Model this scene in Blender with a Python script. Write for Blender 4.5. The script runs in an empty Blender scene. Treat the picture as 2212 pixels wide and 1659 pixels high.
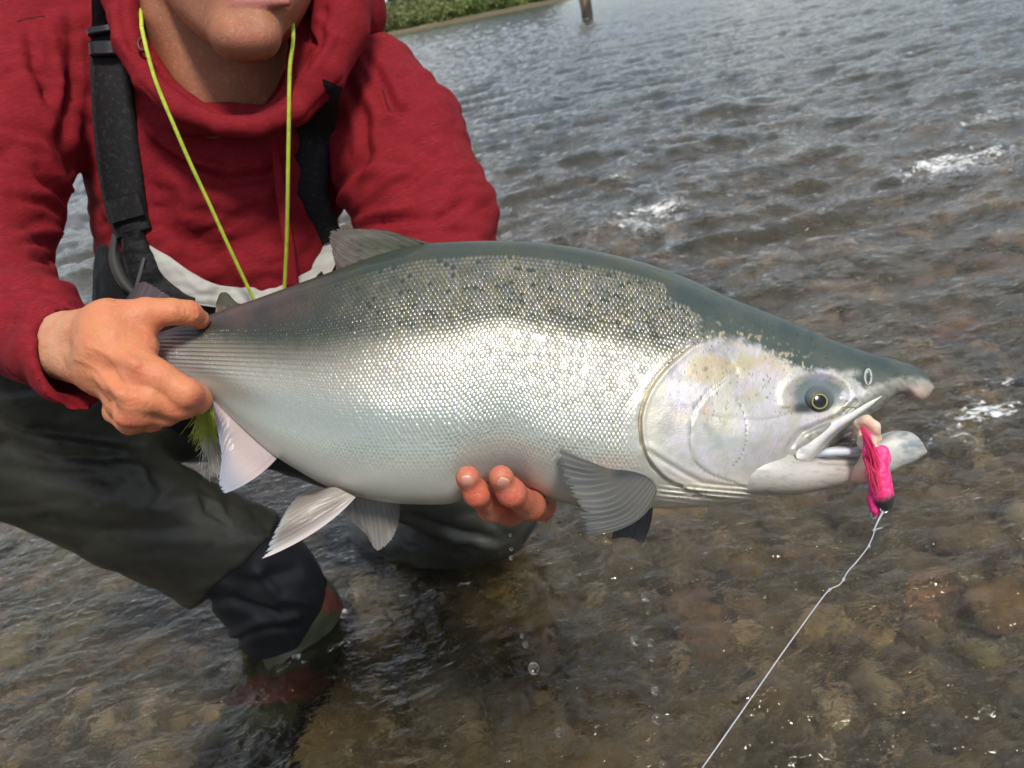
import bpy, math, random
import numpy as np
from mathutils import Matrix, Vector

random.seed(7)
rng = np.random.default_rng(7)
SC = bpy.context.scene
COL = SC.collection
PI = math.pi

# ------------------------------------------------------------------ camera
F_PX = 1736.0                 # focal length, in pixels of a 2212 px wide frame
CX, CY = 1106.0, 829.5
CAM = np.array([0.0, 0.0, 0.85])
PITCH, ROLL = math.radians(25.0), math.radians(11.6)
_F = np.array([0, math.cos(PITCH), -math.sin(PITCH)])
_U0 = np.array([0, math.sin(PITCH), math.cos(PITCH)])
_R0 = np.array([1.0, 0, 0])
_R = math.cos(ROLL) * _R0 - math.sin(ROLL) * _U0
_U = math.sin(ROLL) * _R0 + math.cos(ROLL) * _U0
cam_data = bpy.data.cameras.new('camera')
cam_data.sensor_width = 36.0
cam_data.lens = 36.0 * F_PX / 2212.0
cam_data.clip_start = 0.02
cam_data.clip_end = 3000.0
cam_data.dof.use_dof = True
cam_data.dof.focus_distance = 0.60
cam_data.dof.aperture_fstop = 13.0
cam = bpy.data.objects.new('camera', cam_data)
M4 = Matrix(((_R[0], _U[0], -_F[0], CAM[0]), (_R[1], _U[1], -_F[1], CAM[1]),
             (_R[2], _U[2], -_F[2], CAM[2]), (0, 0, 0, 1)))
cam.matrix_world = M4
COL.objects.link(cam)
SC.camera = cam

# ------------------------------------------------------------------ world
SUN_EL, SUN_AZ = math.radians(55), math.radians(156)   # azimuth measured clockwise from +Y (behind the camera, to the right)
w = bpy.data.worlds.new('World'); SC.world = w; w.use_nodes = True
nt = w.node_tree; nt.nodes.clear()
def wn(t, **k):
    n = nt.nodes.new(t)
    for a, b in k.items(): setattr(n, a, b)
    return n
out = wn('ShaderNodeOutputWorld'); bg = wn('ShaderNodeBackground'); sky = wn('ShaderNodeTexSky')
sky.sky_type = 'NISHITA'; sky.sun_disc = False
sky.sun_elevation = SUN_EL; sky.sun_rotation = SUN_AZ
sky.air_density = 1.0; sky.dust_density = 0.6
tc = wn('ShaderNodeTexCoord'); mp = wn('ShaderNodeMapping'); mp.inputs['Scale'].default_value = (1, 1, 2.2)
nz = wn('ShaderNodeTexNoise'); nz.inputs['Scale'].default_value = 1.9; nz.inputs['Detail'].default_value = 7
nz.inputs['Roughness'].default_value = 0.58; nz.inputs['Distortion'].default_value = 0.4
rp = wn('ShaderNodeValToRGB'); rp.color_ramp.elements[0].position = 0.40; rp.color_ramp.elements[1].position = 0.60
rp2 = wn('ShaderNodeValToRGB'); rp2.color_ramp.elements[0].color = (6.0, 6.4, 7.0, 1); rp2.color_ramp.elements[1].color = (10.5, 10.6, 10.8, 1)
rp2.color_ramp.elements[0].position = 0.35; rp2.color_ramp.elements[1].position = 0.75
nz2 = wn('ShaderNodeTexNoise'); nz2.inputs['Scale'].default_value = 3.1; nz2.inputs['Detail'].default_value = 5
mx = wn('ShaderNodeMixRGB')
L = nt.links.new
L(tc.outputs['Generated'], mp.inputs['Vector']); L(mp.outputs[0], nz.inputs['Vector']); L(mp.outputs[0], nz2.inputs['Vector'])
L(nz.outputs['Fac'], rp.inputs['Fac']); L(nz2.outputs['Fac'], rp2.inputs['Fac'])
L(rp.outputs['Color'], mx.inputs['Fac']); L(sky.outputs[0], mx.inputs['Color1']); L(rp2.outputs['Color'], mx.inputs['Color2'])
L(mx.outputs[0], bg.inputs['Color']); bg.inputs['Strength'].default_value = 0.10
L(bg.outputs[0], out.inputs['Surface'])

sd = bpy.data.lights.new('sun', 'SUN'); sd.energy = 3.1; sd.angle = math.radians(11); sd.color = (1.0, 0.925, 0.80)
sun = bpy.data.objects.new('sun', sd); COL.objects.link(sun)
sdir = Vector((math.sin(SUN_AZ) * math.cos(SUN_EL), math.cos(SUN_AZ) * math.cos(SUN_EL), math.sin(SUN_EL)))
sun.rotation_euler = sdir.to_track_quat('Z', 'Y').to_euler(); sun.location = (0.5, -1, 3)

SC.view_settings.view_transform = 'Standard'; SC.view_settings.look = 'None'
SC.view_settings.gamma = 1.0; SC.view_settings.use_curve_mapping = False
SC.view_settings.exposure = 0.12
SC.cycles.use_denoising = True
SC.cycles.sample_clamp_indirect = 30.0
SC.cycles.max_bounces = 10
SC.cycles.caustics_reflective = False
SC.cycles.caustics_refractive = True
SC.cycles.blur_glossy = 0.3

# ------------------------------------------------------------------ maths helpers
def cs(px, py, d):
    """pixel of the 2212 px frame + depth -> camera-axis coordinates (right, up, forward) in metres"""
    return np.array([(px - CX) / F_PX * d, -(py - CY) / F_PX * d, d])
def c2w(a):
    a = np.asarray(a, float)
    return CAM + a[..., 0:1] * _R + a[..., 1:2] * _U + a[..., 2:3] * _F
def W(px, py, d): return c2w(cs(px, py, d).reshape(1, 3))[0]
def topx(a):
    a = np.asarray(a); return a[..., 0] / a[..., 2] * F_PX + CX, -a[..., 1] / a[..., 2] * F_PX + CY

def _hash(ix, iy, iz, seed):
    h = (ix * 374761393 + iy * 668265263 + iz * 2147483647 + seed * 1274126177) & 0xFFFFFFFF
    h = ((h ^ (h >> 13)) * 1274126177) & 0xFFFFFFFF
    h = ((h ^ (h >> 16)) * 2246822519) & 0xFFFFFFFF
    return h ^ (h >> 15)
_G = rng.normal(size=(256, 3)); _G /= np.linalg.norm(_G, axis=1)[:, None]
def noise(p, seed=0):
    p = np.asarray(p, float); i = np.floor(p).astype(np.int64); f = p - i
    u = f * f * f * (f * (f * 6 - 15) + 10)
    res = 0
    for dx in (0, 1):
        wx = u[..., 0] if dx else 1 - u[..., 0]
        for dy in (0, 1):
            wy = u[..., 1] if dy else 1 - u[..., 1]
            for dz in (0, 1):
                wz = u[..., 2] if dz else 1 - u[..., 2]
                g = _G[_hash(i[..., 0] + dx, i[..., 1] + dy, i[..., 2] + dz, seed) & 255]
                dd = g[..., 0] * (f[..., 0] - dx) + g[..., 1] * (f[..., 1] - dy) + g[..., 2] * (f[..., 2] - dz)
                res = res + wx * wy * wz * dd
    return res * 1.5
def fbm(p, octv=3, seed=0, gain=0.5):
    p = np.asarray(p, float); a, s, r = 1.0, 0.0, 0
    for o in range(octv):
        r = r + a * noise(p * (2 ** o), seed + o); s += a; a *= gain
    return r / s
def noise2(x, y, seed=0, octv=1, gain=0.5):
    p = np.stack([x, y, np.zeros_like(x) + 0.37 * seed], -1)
    return fbm(p, octv, seed, gain)
def sstep(a, b, x):
    t = np.clip((x - a) / (b - a), 0, 1); return t * t * (3 - 2 * t)
def mixc(a, b, t):
    t = np.asarray(t)[..., None]; return np.asarray(a) * (1 - t) + np.asarray(b) * t
def pdist(x, y, pts):
    """distance (pixels) to a polyline and the fraction along it"""
    best = np.full(np.shape(x), 1e9); bt = np.zeros(np.shape(x)); n = len(pts) - 1
    for k in range(n):
        ax, ay = pts[k]; bx, by = pts[k + 1]
        dx, dy = bx - ax, by - ay
        h = np.clip(((x - ax) * dx + (y - ay) * dy) / (dx * dx + dy * dy), 0, 1)
        d = np.hypot(x - ax - h * dx, y - ay - h * dy)
        m = d < best; best = np.where(m, d, best); bt = np.where(m, (k + h) / n, bt)
    return best, bt
def smooth_curve(pts, n):
    """Catmull-Rom through pts (any dimension), n samples"""
    p = np.asarray(pts, float); p = np.vstack([2 * p[0] - p[1], p, 2 * p[-1] - p[-2]])
    t = np.linspace(0, len(p) - 3 - 1e-9, n); i = t.astype(int); f = (t - i)[:, None]
    a, b, c, d = p[i], p[i + 1], p[i + 2], p[i + 3]
    return 0.5 * (2 * b + (c - a) * f + (2 * a - 5 * b + 4 * c - d) * f ** 2 + (3 * b - a - 3 * c + d) * f ** 3)
def pinterp(pts, x):
    """smooth monotone-ish 1D interpolation through (x, y) pairs"""
    p = np.asarray(pts, float); xs, ys = p[:, 0], p[:, 1]
    m = np.gradient(ys, xs); h = np.diff(xs); dl = np.diff(ys) / h
    for k in range(len(h)):
        if dl[k] == 0: m[k] = m[k + 1] = 0
        else:
            a, b = m[k] / dl[k], m[k + 1] / dl[k]; s = a * a + b * b
            if a < 0: m[k] = 0
            if b < 0: m[k + 1] = 0
            if s > 9: tau = 3 / math.sqrt(s); m[k] = tau * a * dl[k]; m[k + 1] = tau * b * dl[k]
    x = np.clip(np.asarray(x, float), xs[0], xs[-1]); i = np.clip(np.searchsorted(xs, x, 'right') - 1, 0, len(h) - 1)
    t = (x - xs[i]) / h[i]
    return ((1 + 2 * t) * (1 - t) ** 2 * ys[i] + t * (1 - t) ** 2 * h[i] * m[i] + t * t * (3 - 2 * t) * ys[i + 1] + t * t * (t - 1) * h[i] * m[i + 1])

# ------------------------------------------------------------------ object helpers
def make_obj(name, verts, faces, mat=None, parent=None, smooth=True, origin=None, col=None, attrs=None, metal_of=None):
    """verts are world coordinates; faces an (n,3)/(n,4) array or list of arrays"""
    verts = np.asarray(verts, float)
    if origin is None: origin = np.zeros(3)
    if parent is not None: origin = np.array(PARENT_ORG[parent.name])
    v = verts - origin
    me = bpy.data.meshes.new(name)
    fl = faces if isinstance(faces, list) else [faces]
    fl = [np.asarray(f, np.int32) for f in fl if len(f)]
    me.vertices.add(len(v)); me.vertices.foreach_set('co', v.astype(np.float32).ravel())
    nl = sum(f.size for f in fl); npoly = sum(len(f) for f in fl)
    me.loops.add(nl); me.loops.foreach_set('vertex_index', np.concatenate([f.ravel() for f in fl]))
    tot = np.concatenate([np.full(len(f), f.shape[1], np.int32) for f in fl])
    st = np.concatenate([[0], np.cumsum(tot)[:-1]]).astype(np.int32)
    me.polygons.add(npoly); me.polygons.foreach_set('loop_start', st); me.polygons.foreach_set('loop_total', tot)
    if smooth: me.polygons.foreach_set('use_smooth', np.ones(npoly, bool))
    me.update(calc_edges=True); me.validate()
    if attrs is None and metal_of is not None and col is not None: attrs = {'metal': metal_of}
    if col is not None:
        a = me.color_attributes.new('tint', 'FLOAT_COLOR', 'POINT')
        c = np.ones((len(v), 4), np.float32); c[:, :3] = np.clip(col, 0, 1); a.data.foreach_set('color', c.ravel())
    for k, val in (attrs or {}).items():
        a = me.attributes.new(k, 'FLOAT', 'POINT'); a.data.foreach_set('value', np.asarray(val, np.float32))
    if mat: me.materials.append(mat)
    o = bpy.data.objects.new(name, me); COL.objects.link(o)
    if parent is not None: o.parent = parent; PARENT_ORG[o.name] = tuple(origin)
    else: o.location = Vector(origin); PARENT_ORG[o.name] = tuple(origin)
    return o
PARENT_ORG = {}
def thing(name, loc, label, cat, group=None):
    o = bpy.data.objects.new(name, None); COL.objects.link(o); o.empty_display_size = 0.05
    o.location = Vector(loc); PARENT_ORG[o.name] = tuple(loc)
    tag(o, label, cat, group); return o
def tag(o, label=None, cat=None, group=None, kind=None):
    if label: o['label'] = label
    if cat: o['category'] = cat
    if group: o['group'] = group
    if kind: o['kind'] = kind
    return o
def merge(parts):
    vs, fs, off = [], [], 0
    cols = []
    for p in parts:
        v, f = p[0], p[1]; vs.append(v)
        for g in (f if isinstance(f, list) else [f]): fs.append(np.asarray(g) + off)
        if len(p) > 2: cols.append(p[2])
        off += len(v)
    byn = {}
    for g in fs: byn.setdefault(g.shape[1], []).append(g)
    return np.vstack(vs), [np.vstack(x) for x in byn.values()], (np.vstack(cols) if cols else None)
def tube(path, rad, seg=8, caps=True):
    p = np.asarray(path, float); n = len(p); r = np.broadcast_to(rad, (n,))
    t = np.gradient(p, axis=0); t /= np.linalg.norm(t, axis=1)[:, None] + 1e-12
    up = np.array([0.31, 0.17, 0.93]); a = np.cross(t, up); a /= np.linalg.norm(a, axis=1)[:, None]
    b = np.cross(t, a); th = np.linspace(0, 2 * PI, seg, endpoint=False)
    v = p[:, None] + r[:, None, None] * (a[:, None] * np.cos(th)[None, :, None] + b[:, None] * np.sin(th)[None, :, None])
    v = v.reshape(-1, 3); i = np.arange(n - 1)[:, None] * seg; j = np.arange(seg)[None]; j2 = (j + 1) % seg
    q = np.stack([i + j, i + j2, i + seg + j2, i + seg + j], -1).reshape(-1, 4); fs = [q]
    if caps:
        v = np.vstack([v, p[0], p[-1]]); k = np.arange(seg); k2 = (k + 1) % seg
        fs.append(np.vstack([np.stack([k * 0 + n * seg, k2, k], -1), np.stack([k * 0 + n * seg + 1, (n - 1) * seg + k, (n - 1) * seg + k2], -1)]))
    return v, fs
def grid_faces(nu, nv, wrap=False):
    i = np.arange(nu - 1)[:, None] * nv; j = np.arange(nv if wrap else nv - 1)[None]; j2 = (j + 1) % nv
    return np.stack([i + j, i + j2, i + nv + j2, i + nv + j], -1).reshape(-1, 4)

# ------------------------------------------------------------------ implicit surfaces (camera-axis coordinates)
def cap(a, b):
    """rounded cone between two (px, py, depth, radius_px) control points"""
    A, B = cs(*a[:3]), cs(*b[:3]); ra, rb = a[3] * a[2] / F_PX, b[3] * b[2] / F_PX
    ba = B - A; L2 = max(ba @ ba, 1e-9)
    def f(p):
        q = p - A; h = np.clip(q @ ba / L2, 0, 1)
        return np.linalg.norm(q - h[..., None] * ba, axis=-1) - (ra + (rb - ra) * h)
    return f
def chain(pts):
    fs = [cap(pts[i], pts[i + 1]) for i in range(len(pts) - 1)]
    def f(p):
        r = fs[0](p)
        for g in fs[1:]: r = smin(r, g(p), 0.006)
        return r
    return f
def ball(c, r):
    """ellipsoid: c = (px,py,d), r = radii in metres (right, up, forward)"""
    C = cs(*c); R = np.asarray(r, float)
    def f(p):
        q = (p - C) / R; k = np.linalg.norm(q, axis=-1); return (k - 1) * R.min() * 1.0 if False else k * (k - 1) / (np.linalg.norm(q / R, axis=-1) + 1e-9)
    return f
def smin(a, b, k):
    h = np.clip(0.5 + 0.5 * (b - a) / k, 0, 1); return b * (1 - h) + a * h - k * h * (1 - h)
def smax(a, b, k): return -smin(-a, -b, k)
def union(fs, k):
    def f(p):
        r = fs[0](p)
        for g in fs[1:]: r = smin(r, g(p), k)
        return r
    return f
def nets(f, lo, hi, h):
    lo = np.asarray(lo, float); hi = np.asarray(hi, float)
    n = np.maximum(((hi - lo) / h).astype(int) + 2, 3)
    ax = [lo[k] + h * np.arange(n[k]) for k in range(3)]
    # coarse pass: only evaluate finely near the surface
    cst = 6
    V = np.full(n, 1.0, np.float32)
    for x0 in range(0, n[0], cst * 4):
        x1 = min(x0 + cst * 4, n[0])
        X, Y, Z = np.meshgrid(ax[0][x0:x1:cst], ax[1][::cst], ax[2][::cst], indexing='ij')
        Vc = f(np.stack([X + h * cst / 2, Y + h * cst / 2, Z + h * cst / 2], -1))
        near = np.abs(Vc) < h * cst * 1.6
        full = np.repeat(np.repeat(np.repeat(near, cst, 0), cst, 1), cst, 2)[:x1 - x0, :n[1], :n[2]]
        sgn = np.repeat(np.repeat(np.repeat(np.sign(Vc), cst, 0), cst, 1), cst, 2)[:x1 - x0, :n[1], :n[2]]
        blk = sgn.astype(np.float32)
        ii = np.nonzero(full)
        if len(ii[0]):
            P = np.stack([ax[0][x0 + ii[0]], ax[1][ii[1]], ax[2][ii[2]]], -1)
            blk[ii] = f(P)
        V[x0:x1] = blk
    ins = V < 0
    c = n - 1
    acc = np.zeros(tuple(c) + (3,), np.float32); cnt = np.zeros(tuple(c), np.float32)
    def sl(o): return tuple(slice(o[k], o[k] + c[k]) for k in range(3))
    for axis in range(3):
        o1, o2 = [(axis + 1) % 3, (axis + 2) % 3]
        for a in (0, 1):
            for b in (0, 1):
                s = [0, 0, 0]; s[o1] = a; s[o2] = b; e = list(s); e[axis] = 1
                v0, v1 = V[sl(s)], V[sl(e)]; m = (v0 < 0) != (v1 < 0)
                t = np.where(m, v0 / np.where(m, v0 - v1, 1), 0)
                off = [np.float32(s[k]) for k in range(3)]
                for k in range(3): acc[..., k] += m * (off[k] + (t if k == axis else 0))
                cnt += m
    act = cnt > 0; idx = np.full(tuple(c), -1, np.int64); ids = np.nonzero(act); idx[act] = np.arange(len(ids[0]))
    verts = np.stack(ids, -1) + acc[act] / cnt[act][:, None]; verts = lo + verts * h
    quads = []
    for axis in range(3):
        o1, o2 = (axis + 1) % 3, (axis + 2) % 3
        sA = [slice(0, n[k]) for k in range(3)]; sB = list(sA); sA[axis] = slice(0, n[axis] - 1); sB[axis] = slice(1, n[axis])
        for k in (o1, o2): sA[k] = slice(1, n[k] - 1); sB[k] = slice(1, n[k] - 1)
        a, b = ins[tuple(sA)], ins[tuple(sB)]
        for flip, m in ((0, a & ~b), (1, b & ~a)):
            q = np.stack(np.nonzero(m), -1); q[:, o1] += 1; q[:, o2] += 1
            if not len(q): continue
            def g(d1, d2):
                r = q.copy(); r[:, o1] -= d1; r[:, o2] -= d2; return idx[r[:, 0], r[:, 1], r[:, 2]]
            qd = [g(0, 0), g(1, 0), g(1, 1), g(0, 1)]
            if flip: qd = qd[::-1]
            quads.append(np.stack(qd, -1))
    quads = np.vstack(quads); quads = quads[(quads >= 0).all(1)]
    return verts, quads
def grad(f, p, e=1e-3):
    g = np.stack([f(p + np.eye(3)[k] * e) - f(p - np.eye(3)[k] * e) for k in range(3)], -1)
    return g / (np.linalg.norm(g, axis=-1)[:, None] + 1e-12)
def sdf_geo(f, lo, hi, h, disp=None):
    v, q = nets(f, lo, hi, h)
    n = grad(f, v)
    if disp is not None: v = v + n * disp(v, n)[:, None]
    # camera axes are left-handed, so the winding is turned round here
    e = np.cross(v[q[:, 1]] - v[q[:, 0]], v[q[:, 2]] - v[q[:, 0]])
    if np.sum(e * n[q[:, 0]]) > 0: q = q[:, ::-1]
    return v, q
def march(f, px, py, d0=0.3, d1=3.0):
    """depth at which the view through a pixel first meets surface f"""
    px = np.asarray(px, float); py = np.asarray(py, float)
    dirn = np.stack([(px - CX) / F_PX, -(py - CY) / F_PX, np.ones_like(px)], -1)
    ln = np.linalg.norm(dirn, axis=-1); d = np.full(px.shape, d0)
    for _ in range(90): d = np.minimum(d + f(dirn * d[..., None]) * 0.8 / ln, d1)
    return d
def bounds(*pts, pad=0.02):
    c = []
    for (a, b, d, r) in pts:
        m = r * d / F_PX; p = cs(a, b, d); c += [p - m, p + m]
    c = np.array(c); return c.min(0) - pad, c.max(0) + pad

# ------------------------------------------------------------------ material helper
def mat(name, base=(0.5, 0.5, 0.5), rough=0.5, metal=0.0, tint=False, bump=None, noise_mix=None, coat=0.0, sss=0.0,
        sheen=0.0, trans=0.0, ior=1.45, spec=0.5, emis=None, stretch=None, translucent=0.0, rand=None):
    m = bpy.data.materials.new(name); m.use_nodes = True; t = m.node_tree; N = t.nodes; K = t.links.new
    b = N['Principled BSDF']; o = N['Material Output']
    b.inputs['Base Color'].default_value = (*base, 1); b.inputs['Roughness'].default_value = rough
    b.inputs['Metallic'].default_value = metal; b.inputs['IOR'].default_value = ior
    b.inputs['Coat Weight'].default_value = coat; b.inputs['Coat Roughness'].default_value = 0.08
    b.inputs['Subsurface Weight'].default_value = sss; b.inputs['Subsurface Radius'].default_value = (0.012, 0.005, 0.003)
    b.inputs['Subsurface Scale'].default_value = 0.6
    b.inputs['Sheen Weight'].default_value = sheen; b.inputs['Transmission Weight'].default_value = trans
    b.inputs['Specular IOR Level'].default_value = spec
    tcn = N.new('ShaderNodeTexCoord'); mpn = N.new('ShaderNodeMapping'); K(tcn.outputs['Object'], mpn.inputs['Vector'])
    if stretch: mpn.inputs['Rotation'].default_value = stretch[0]; mpn.inputs['Scale'].default_value = stretch[1]
    src = None
    if tint:
        a = N.new('ShaderNodeAttribute'); a.attribute_name = 'tint'; src = a.outputs['Color']
    if rand:
        oi = N.new('ShaderNodeObjectInfo'); r = N.new('ShaderNodeValToRGB'); K(oi.outputs['Random'], r.inputs['Fac'])
        r.color_ramp.interpolation = 'LINEAR'
        els = r.color_ramp.elements
        for k in range(len(rand) - 2): els.new(0.5)
        for k, c in enumerate(rand): els[k].position = k / (len(rand) - 1); els[k].color = (*c, 1)
        src = r.outputs['Color']
    if noise_mix:
        for (sc, col2, lo, hi, amt) in noise_mix:
            n = N.new('ShaderNodeTexNoise'); n.inputs['Scale'].default_value = sc; n.inputs['Detail'].default_value = 5
            n.inputs['Roughness'].default_value = 0.6; K(mpn.outputs[0], n.inputs['Vector'])
            r = N.new('ShaderNodeMapRange'); r.inputs['From Min'].default_value = lo; r.inputs['From Max'].default_value = hi
            r.inputs['To Max'].default_value = amt; r.interpolation_type = 'SMOOTHSTEP'; K(n.outputs['Fac'], r.inputs['Value'])
            x = N.new('ShaderNodeMixRGB'); K(r.outputs[0], x.inputs['Fac'])
            if src is None: x.inputs['Color1'].default_value = (*base, 1)
            else: K(src, x.inputs['Color1'])
            x.inputs['Color2'].default_value = (*col2, 1); src = x.outputs[0]
    if src is not None: K(src, b.inputs['Base Color'])
    prev = None
    for (sc, st, dist) in (bump or []):
        n = N.new('ShaderNodeTexNoise'); n.inputs['Scale'].default_value = sc; n.inputs['Detail'].default_value = 4
        K(mpn.outputs[0], n.inputs['Vector'])
        bp = N.new('ShaderNodeBump'); bp.inputs['Strength'].default_value = st; bp.inputs['Distance'].default_value = dist
        K(n.outputs['Fac'], bp.inputs['Height'])
        if prev: K(prev.outputs[0], bp.inputs['Normal'])
        prev = bp
    if prev: K(prev.outputs[0], b.inputs['Normal'])
    if translucent:
        tl = N.new('ShaderNodeBsdfTranslucent'); mxs = N.new('ShaderNodeMixShader'); mxs.inputs[0].default_value = translucent
        if src is not None: K(src, tl.inputs['Color'])
        else: tl.inputs['Color'].default_value = (*base, 1)
        K(b.outputs[0], mxs.inputs[1]); K(tl.outputs[0], mxs.inputs[2]); K(mxs.outputs[0], o.inputs['Surface'])
    return m
# ================================================================== THE SALMON
FD = 0.62                       # depth of the fish's mid plane
TILT = math.tan(math.radians(9))
K_ = FD / F_PX                  # metres per frame pixel in that plane
def fw(x, y, wz):
    """fish coordinates: frame pixels in the mid plane + metres towards the viewer -> world (real size, orthogonal axes)"""
    x = np.asarray(x, float); y = np.asarray(y, float); wz = np.asarray(wz, float) + 0 * x
    k = (FD + TILT * (CY - y) * K_) / FD      # the fish leans back, its green back farther away than its belly
    q = (FD * k - np.abs(wz)) / FD            # both flanks keep the traced markings where they bulge
    a = np.stack([(x - CX) * K_ * q, -(y - CY) * K_ * q, FD * k - wz], -1)
    return c2w(a)
TOP = [(235, 738), (300, 728), (352, 716), (400, 699), (470, 674), (560, 643), (640, 614), (712, 588), (780, 562), (850, 540), (900, 528), (980, 522),
       (1066, 520), (1180, 526), (1280, 541), (1380, 564), (1450, 587), (1520, 616), (1572, 641), (1640, 668), (1700, 692),
       (1760, 718), (1820, 743), (1880, 763), (1940, 779), (1985, 796), (2006, 814), (2018, 836)]
BOT = [(235, 772), (300, 776), (352, 784), (375, 800), (400, 822), (425, 838), (455, 858), (490, 892), (530, 930), (590, 982), (640, 1014), (700, 1048), (740, 1064),
       (800, 1079), (880, 1089), (950, 1090), (985, 1084), (1015, 1062), (1050, 1042), (1080, 1034), (1106, 1036), (1156, 1062), (1205, 1084), (1260, 1092), (1400, 1097), (1450, 1099),
       (1520, 1096), (1600, 1088), (1650, 1074), (1690, 1048), (1715, 1014), (1751, 1000), (1778, 978), (1803, 951), (1837, 930), (1872, 903), (1907, 878), (1935, 856),
       (1958, 850), (1983, 864), (2006, 857), (2018, 838)]
WID = [(235, 18), (352, 30), (450, 50), (600, 84), (800, 122), (1000, 140), (1200, 146), (1400, 146), (1500, 140), (1620, 118), (1700, 98), (1800, 74),
       (1880, 56), (1950, 40), (2000, 22), (2018, 5)]
def body_s(x, s):
    """s in [-1,1] bottom..top -> px y, half thickness (m), near side"""
    t = pinterp(TOP, x); b = pinterp(BOT, x); wd = pinterp(WID, x) * K_
    y = (t + b) / 2 - s * (b - t) / 2
    s0 = -0.22
    q = np.where(s < s0, (s - s0) / (1 + s0), (s - s0) / (1 - s0))
    return y, wd * np.clip(1 - np.abs(q) ** 2.15, 0, 1) ** 0.53
# lines on the head, traced in frame pixels
GILL = [(1528, 733), (1500, 742), (1473, 762), (1438, 794), (1414, 824), (1400, 848), (1388, 880), (1383, 905), (1386, 953), (1396, 985), (1412, 1010), (1440, 1036), (1490, 1060), (1545, 1078), (1600, 1086)]
PREOP = [(1590, 800), (1560, 826), (1532, 848), (1506, 880), (1491, 920), (1490, 964), (1506, 1002), (1540, 1026), (1600, 1046), (1680, 1058)]
DOTS = [(1594, 867), (1606, 890), (1612, 920), (1612, 953), (1602, 985), (1584, 1006)]
CHEEK = [(1539, 898), (1590, 902), (1640, 906), (1680, 901), (1715, 888)]
LOWG = [(1400, 975), (1440, 1000), (1480, 1024), (1520, 1044), (1570, 1052), (1640, 1066), (1710, 1060), (1780, 1050)]
MAXI = [(1848, 868), (1813, 900), (1768, 918), (1733, 934), (1706, 968), (1702, 994), (1716, 1014)]
DARK = [(1300, 700), (1400, 728), (1473, 738), (1560, 730), (1629, 748), (1678, 770), (1716, 792), (1754, 806), (1800, 800), (1845, 820), (1880, 842), (1950, 830), (2018, 830)]
def head_side(x, y):
    """signed position relative to the gill opening: >0 on the gill cover / head"""
    gx = pinterp([(700, 1528), (733, 1524), (742, 1500), (762, 1473), (794, 1438), (824, 1414), (848, 1400), (880, 1388), (905, 1383), (953, 1386), (985, 1396), (1010, 1412), (1036, 1440), (1060, 1490), (1078, 1545), (1100, 1640)], y)
    return x - gx
def relief(x, y):
    """metres added to the near side"""
    r = np.zeros_like(x)
    hs = head_side(x, y); inh = (y > 728)
    # raised gill cover with a lip at its rear edge
    on = sstep(-1.5, 3, hs) * sstep(722, 745, y) * sstep(1640, 1500, x)
    d, _ = pdist(x, y, GILL)
    r += 0.0026 * on * np.exp(-np.clip(d, 0, 200) / 70.0)
    r += 0.0007 * np.exp(-((d - 7) / 4) ** 2) * (hs > 0)
    r -= 0.0022 * np.exp(-((d) / 3.2) ** 2) * np.where(hs < 4, 1, 0)
    d, _ = pdist(x, y, PREOP); px_, _ = x, y
    side = x - pinterp([(780, 1600), (826, 1560), (848, 1532), (880, 1506), (920, 1491), (964, 1490), (1002, 1506), (1026, 1540), (1050, 1610)], y)
    r += 0.0010 * np.exp(-np.clip(d, 0, 99) / 26.0) * (side > 0) * sstep(790, 830, y)
    r -= 0.0006 * np.exp(-(d / 3.5) ** 2)
    d, _ = pdist(x, y, CHEEK); r -= 0.0005 * np.exp(-(d / 2.5) ** 2)
    d, _ = pdist(x, y, LOWG); r -= 0.0010 * np.exp(-(d / 4.0) ** 2); r += 0.0006 * np.exp(-((d - 11) / 7) ** 2)
    d, _ = pdist(x, y, DOTS); r -= 0.0004 * np.exp(-(d / 2.2) ** 2) * (np.sin(y * 0.9) > 0.1)
    # gill rays, fanned folds under the cover
    hgt = sstep(1040, 1062, y) * sstep(1400, 1470, x) * sstep(1700, 1600, x)
    r += 0.0030 * hgt * np.sin((y - 1040 - (x - 1450) * 0.09) * 0.62)
    # eye socket
    e = np.hypot((x - 1768) / 60, (y - 856) / 42)
    r -= 0.0042 * np.exp(-e ** 4 * 1.0) * 1.0
    r += 0.0016 * np.exp(-((e - 1.25) / 0.22) ** 2) * (y < 880)
    # cheek muscle, groove behind the jaw bone
    r += 0.0022 * np.exp(-(((x - 1645) / 55) ** 2 + ((y - 940) / 55) ** 2))
    d, _ = pdist(x, y, [(1560, 760), (1600, 830), (1690, 850)]); r -= 0.0007 * np.exp(-(d / 14) ** 2)
    d, _ = pdist(x, y, MAXI); r -= 0.0030 * np.exp(-((d) / 6.5) ** 2)
    # upper jaw ridge, nostril pit
    d, _ = pdist(x, y, [(1940, 800), (1890, 850), (1830, 890), (1770, 945), (1730, 985)]); r += 0.0024 * np.exp(-(d / 20) ** 2)
    r -= 0.0020 * np.exp(-(((x - 1875) / 8) ** 2 + ((y - 815) / 16) ** 2))
    # dent made by the fingertips in the belly
    r -= 0.007 * np.exp(-(((x - 1062) / 80) ** 2 + ((y - 1050) / 45) ** 2))
    # skin folds of the twisted tail stem
    fold = sstep(830, 560, x) * sstep(330, 380, x)
    c = y - (762 + (x - 700) * 0.03 + (x - 700) * (y - 760) * 0.0010)
    r += 0.00045 * fold * np.sin(c * 0.55) * np.exp(-((c) / 48) ** 2) * 1.2
    # muscles
    p = np.stack([x / 38, y / 30, 0 * x], -1)
    r += 0.0002 * fbm(p, 3, 3) * (hs > -10)
    r += 0.0012 * noise(np.stack([x / 150, y / 90, 0 * x + 4], -1), 9)
    return r
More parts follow.
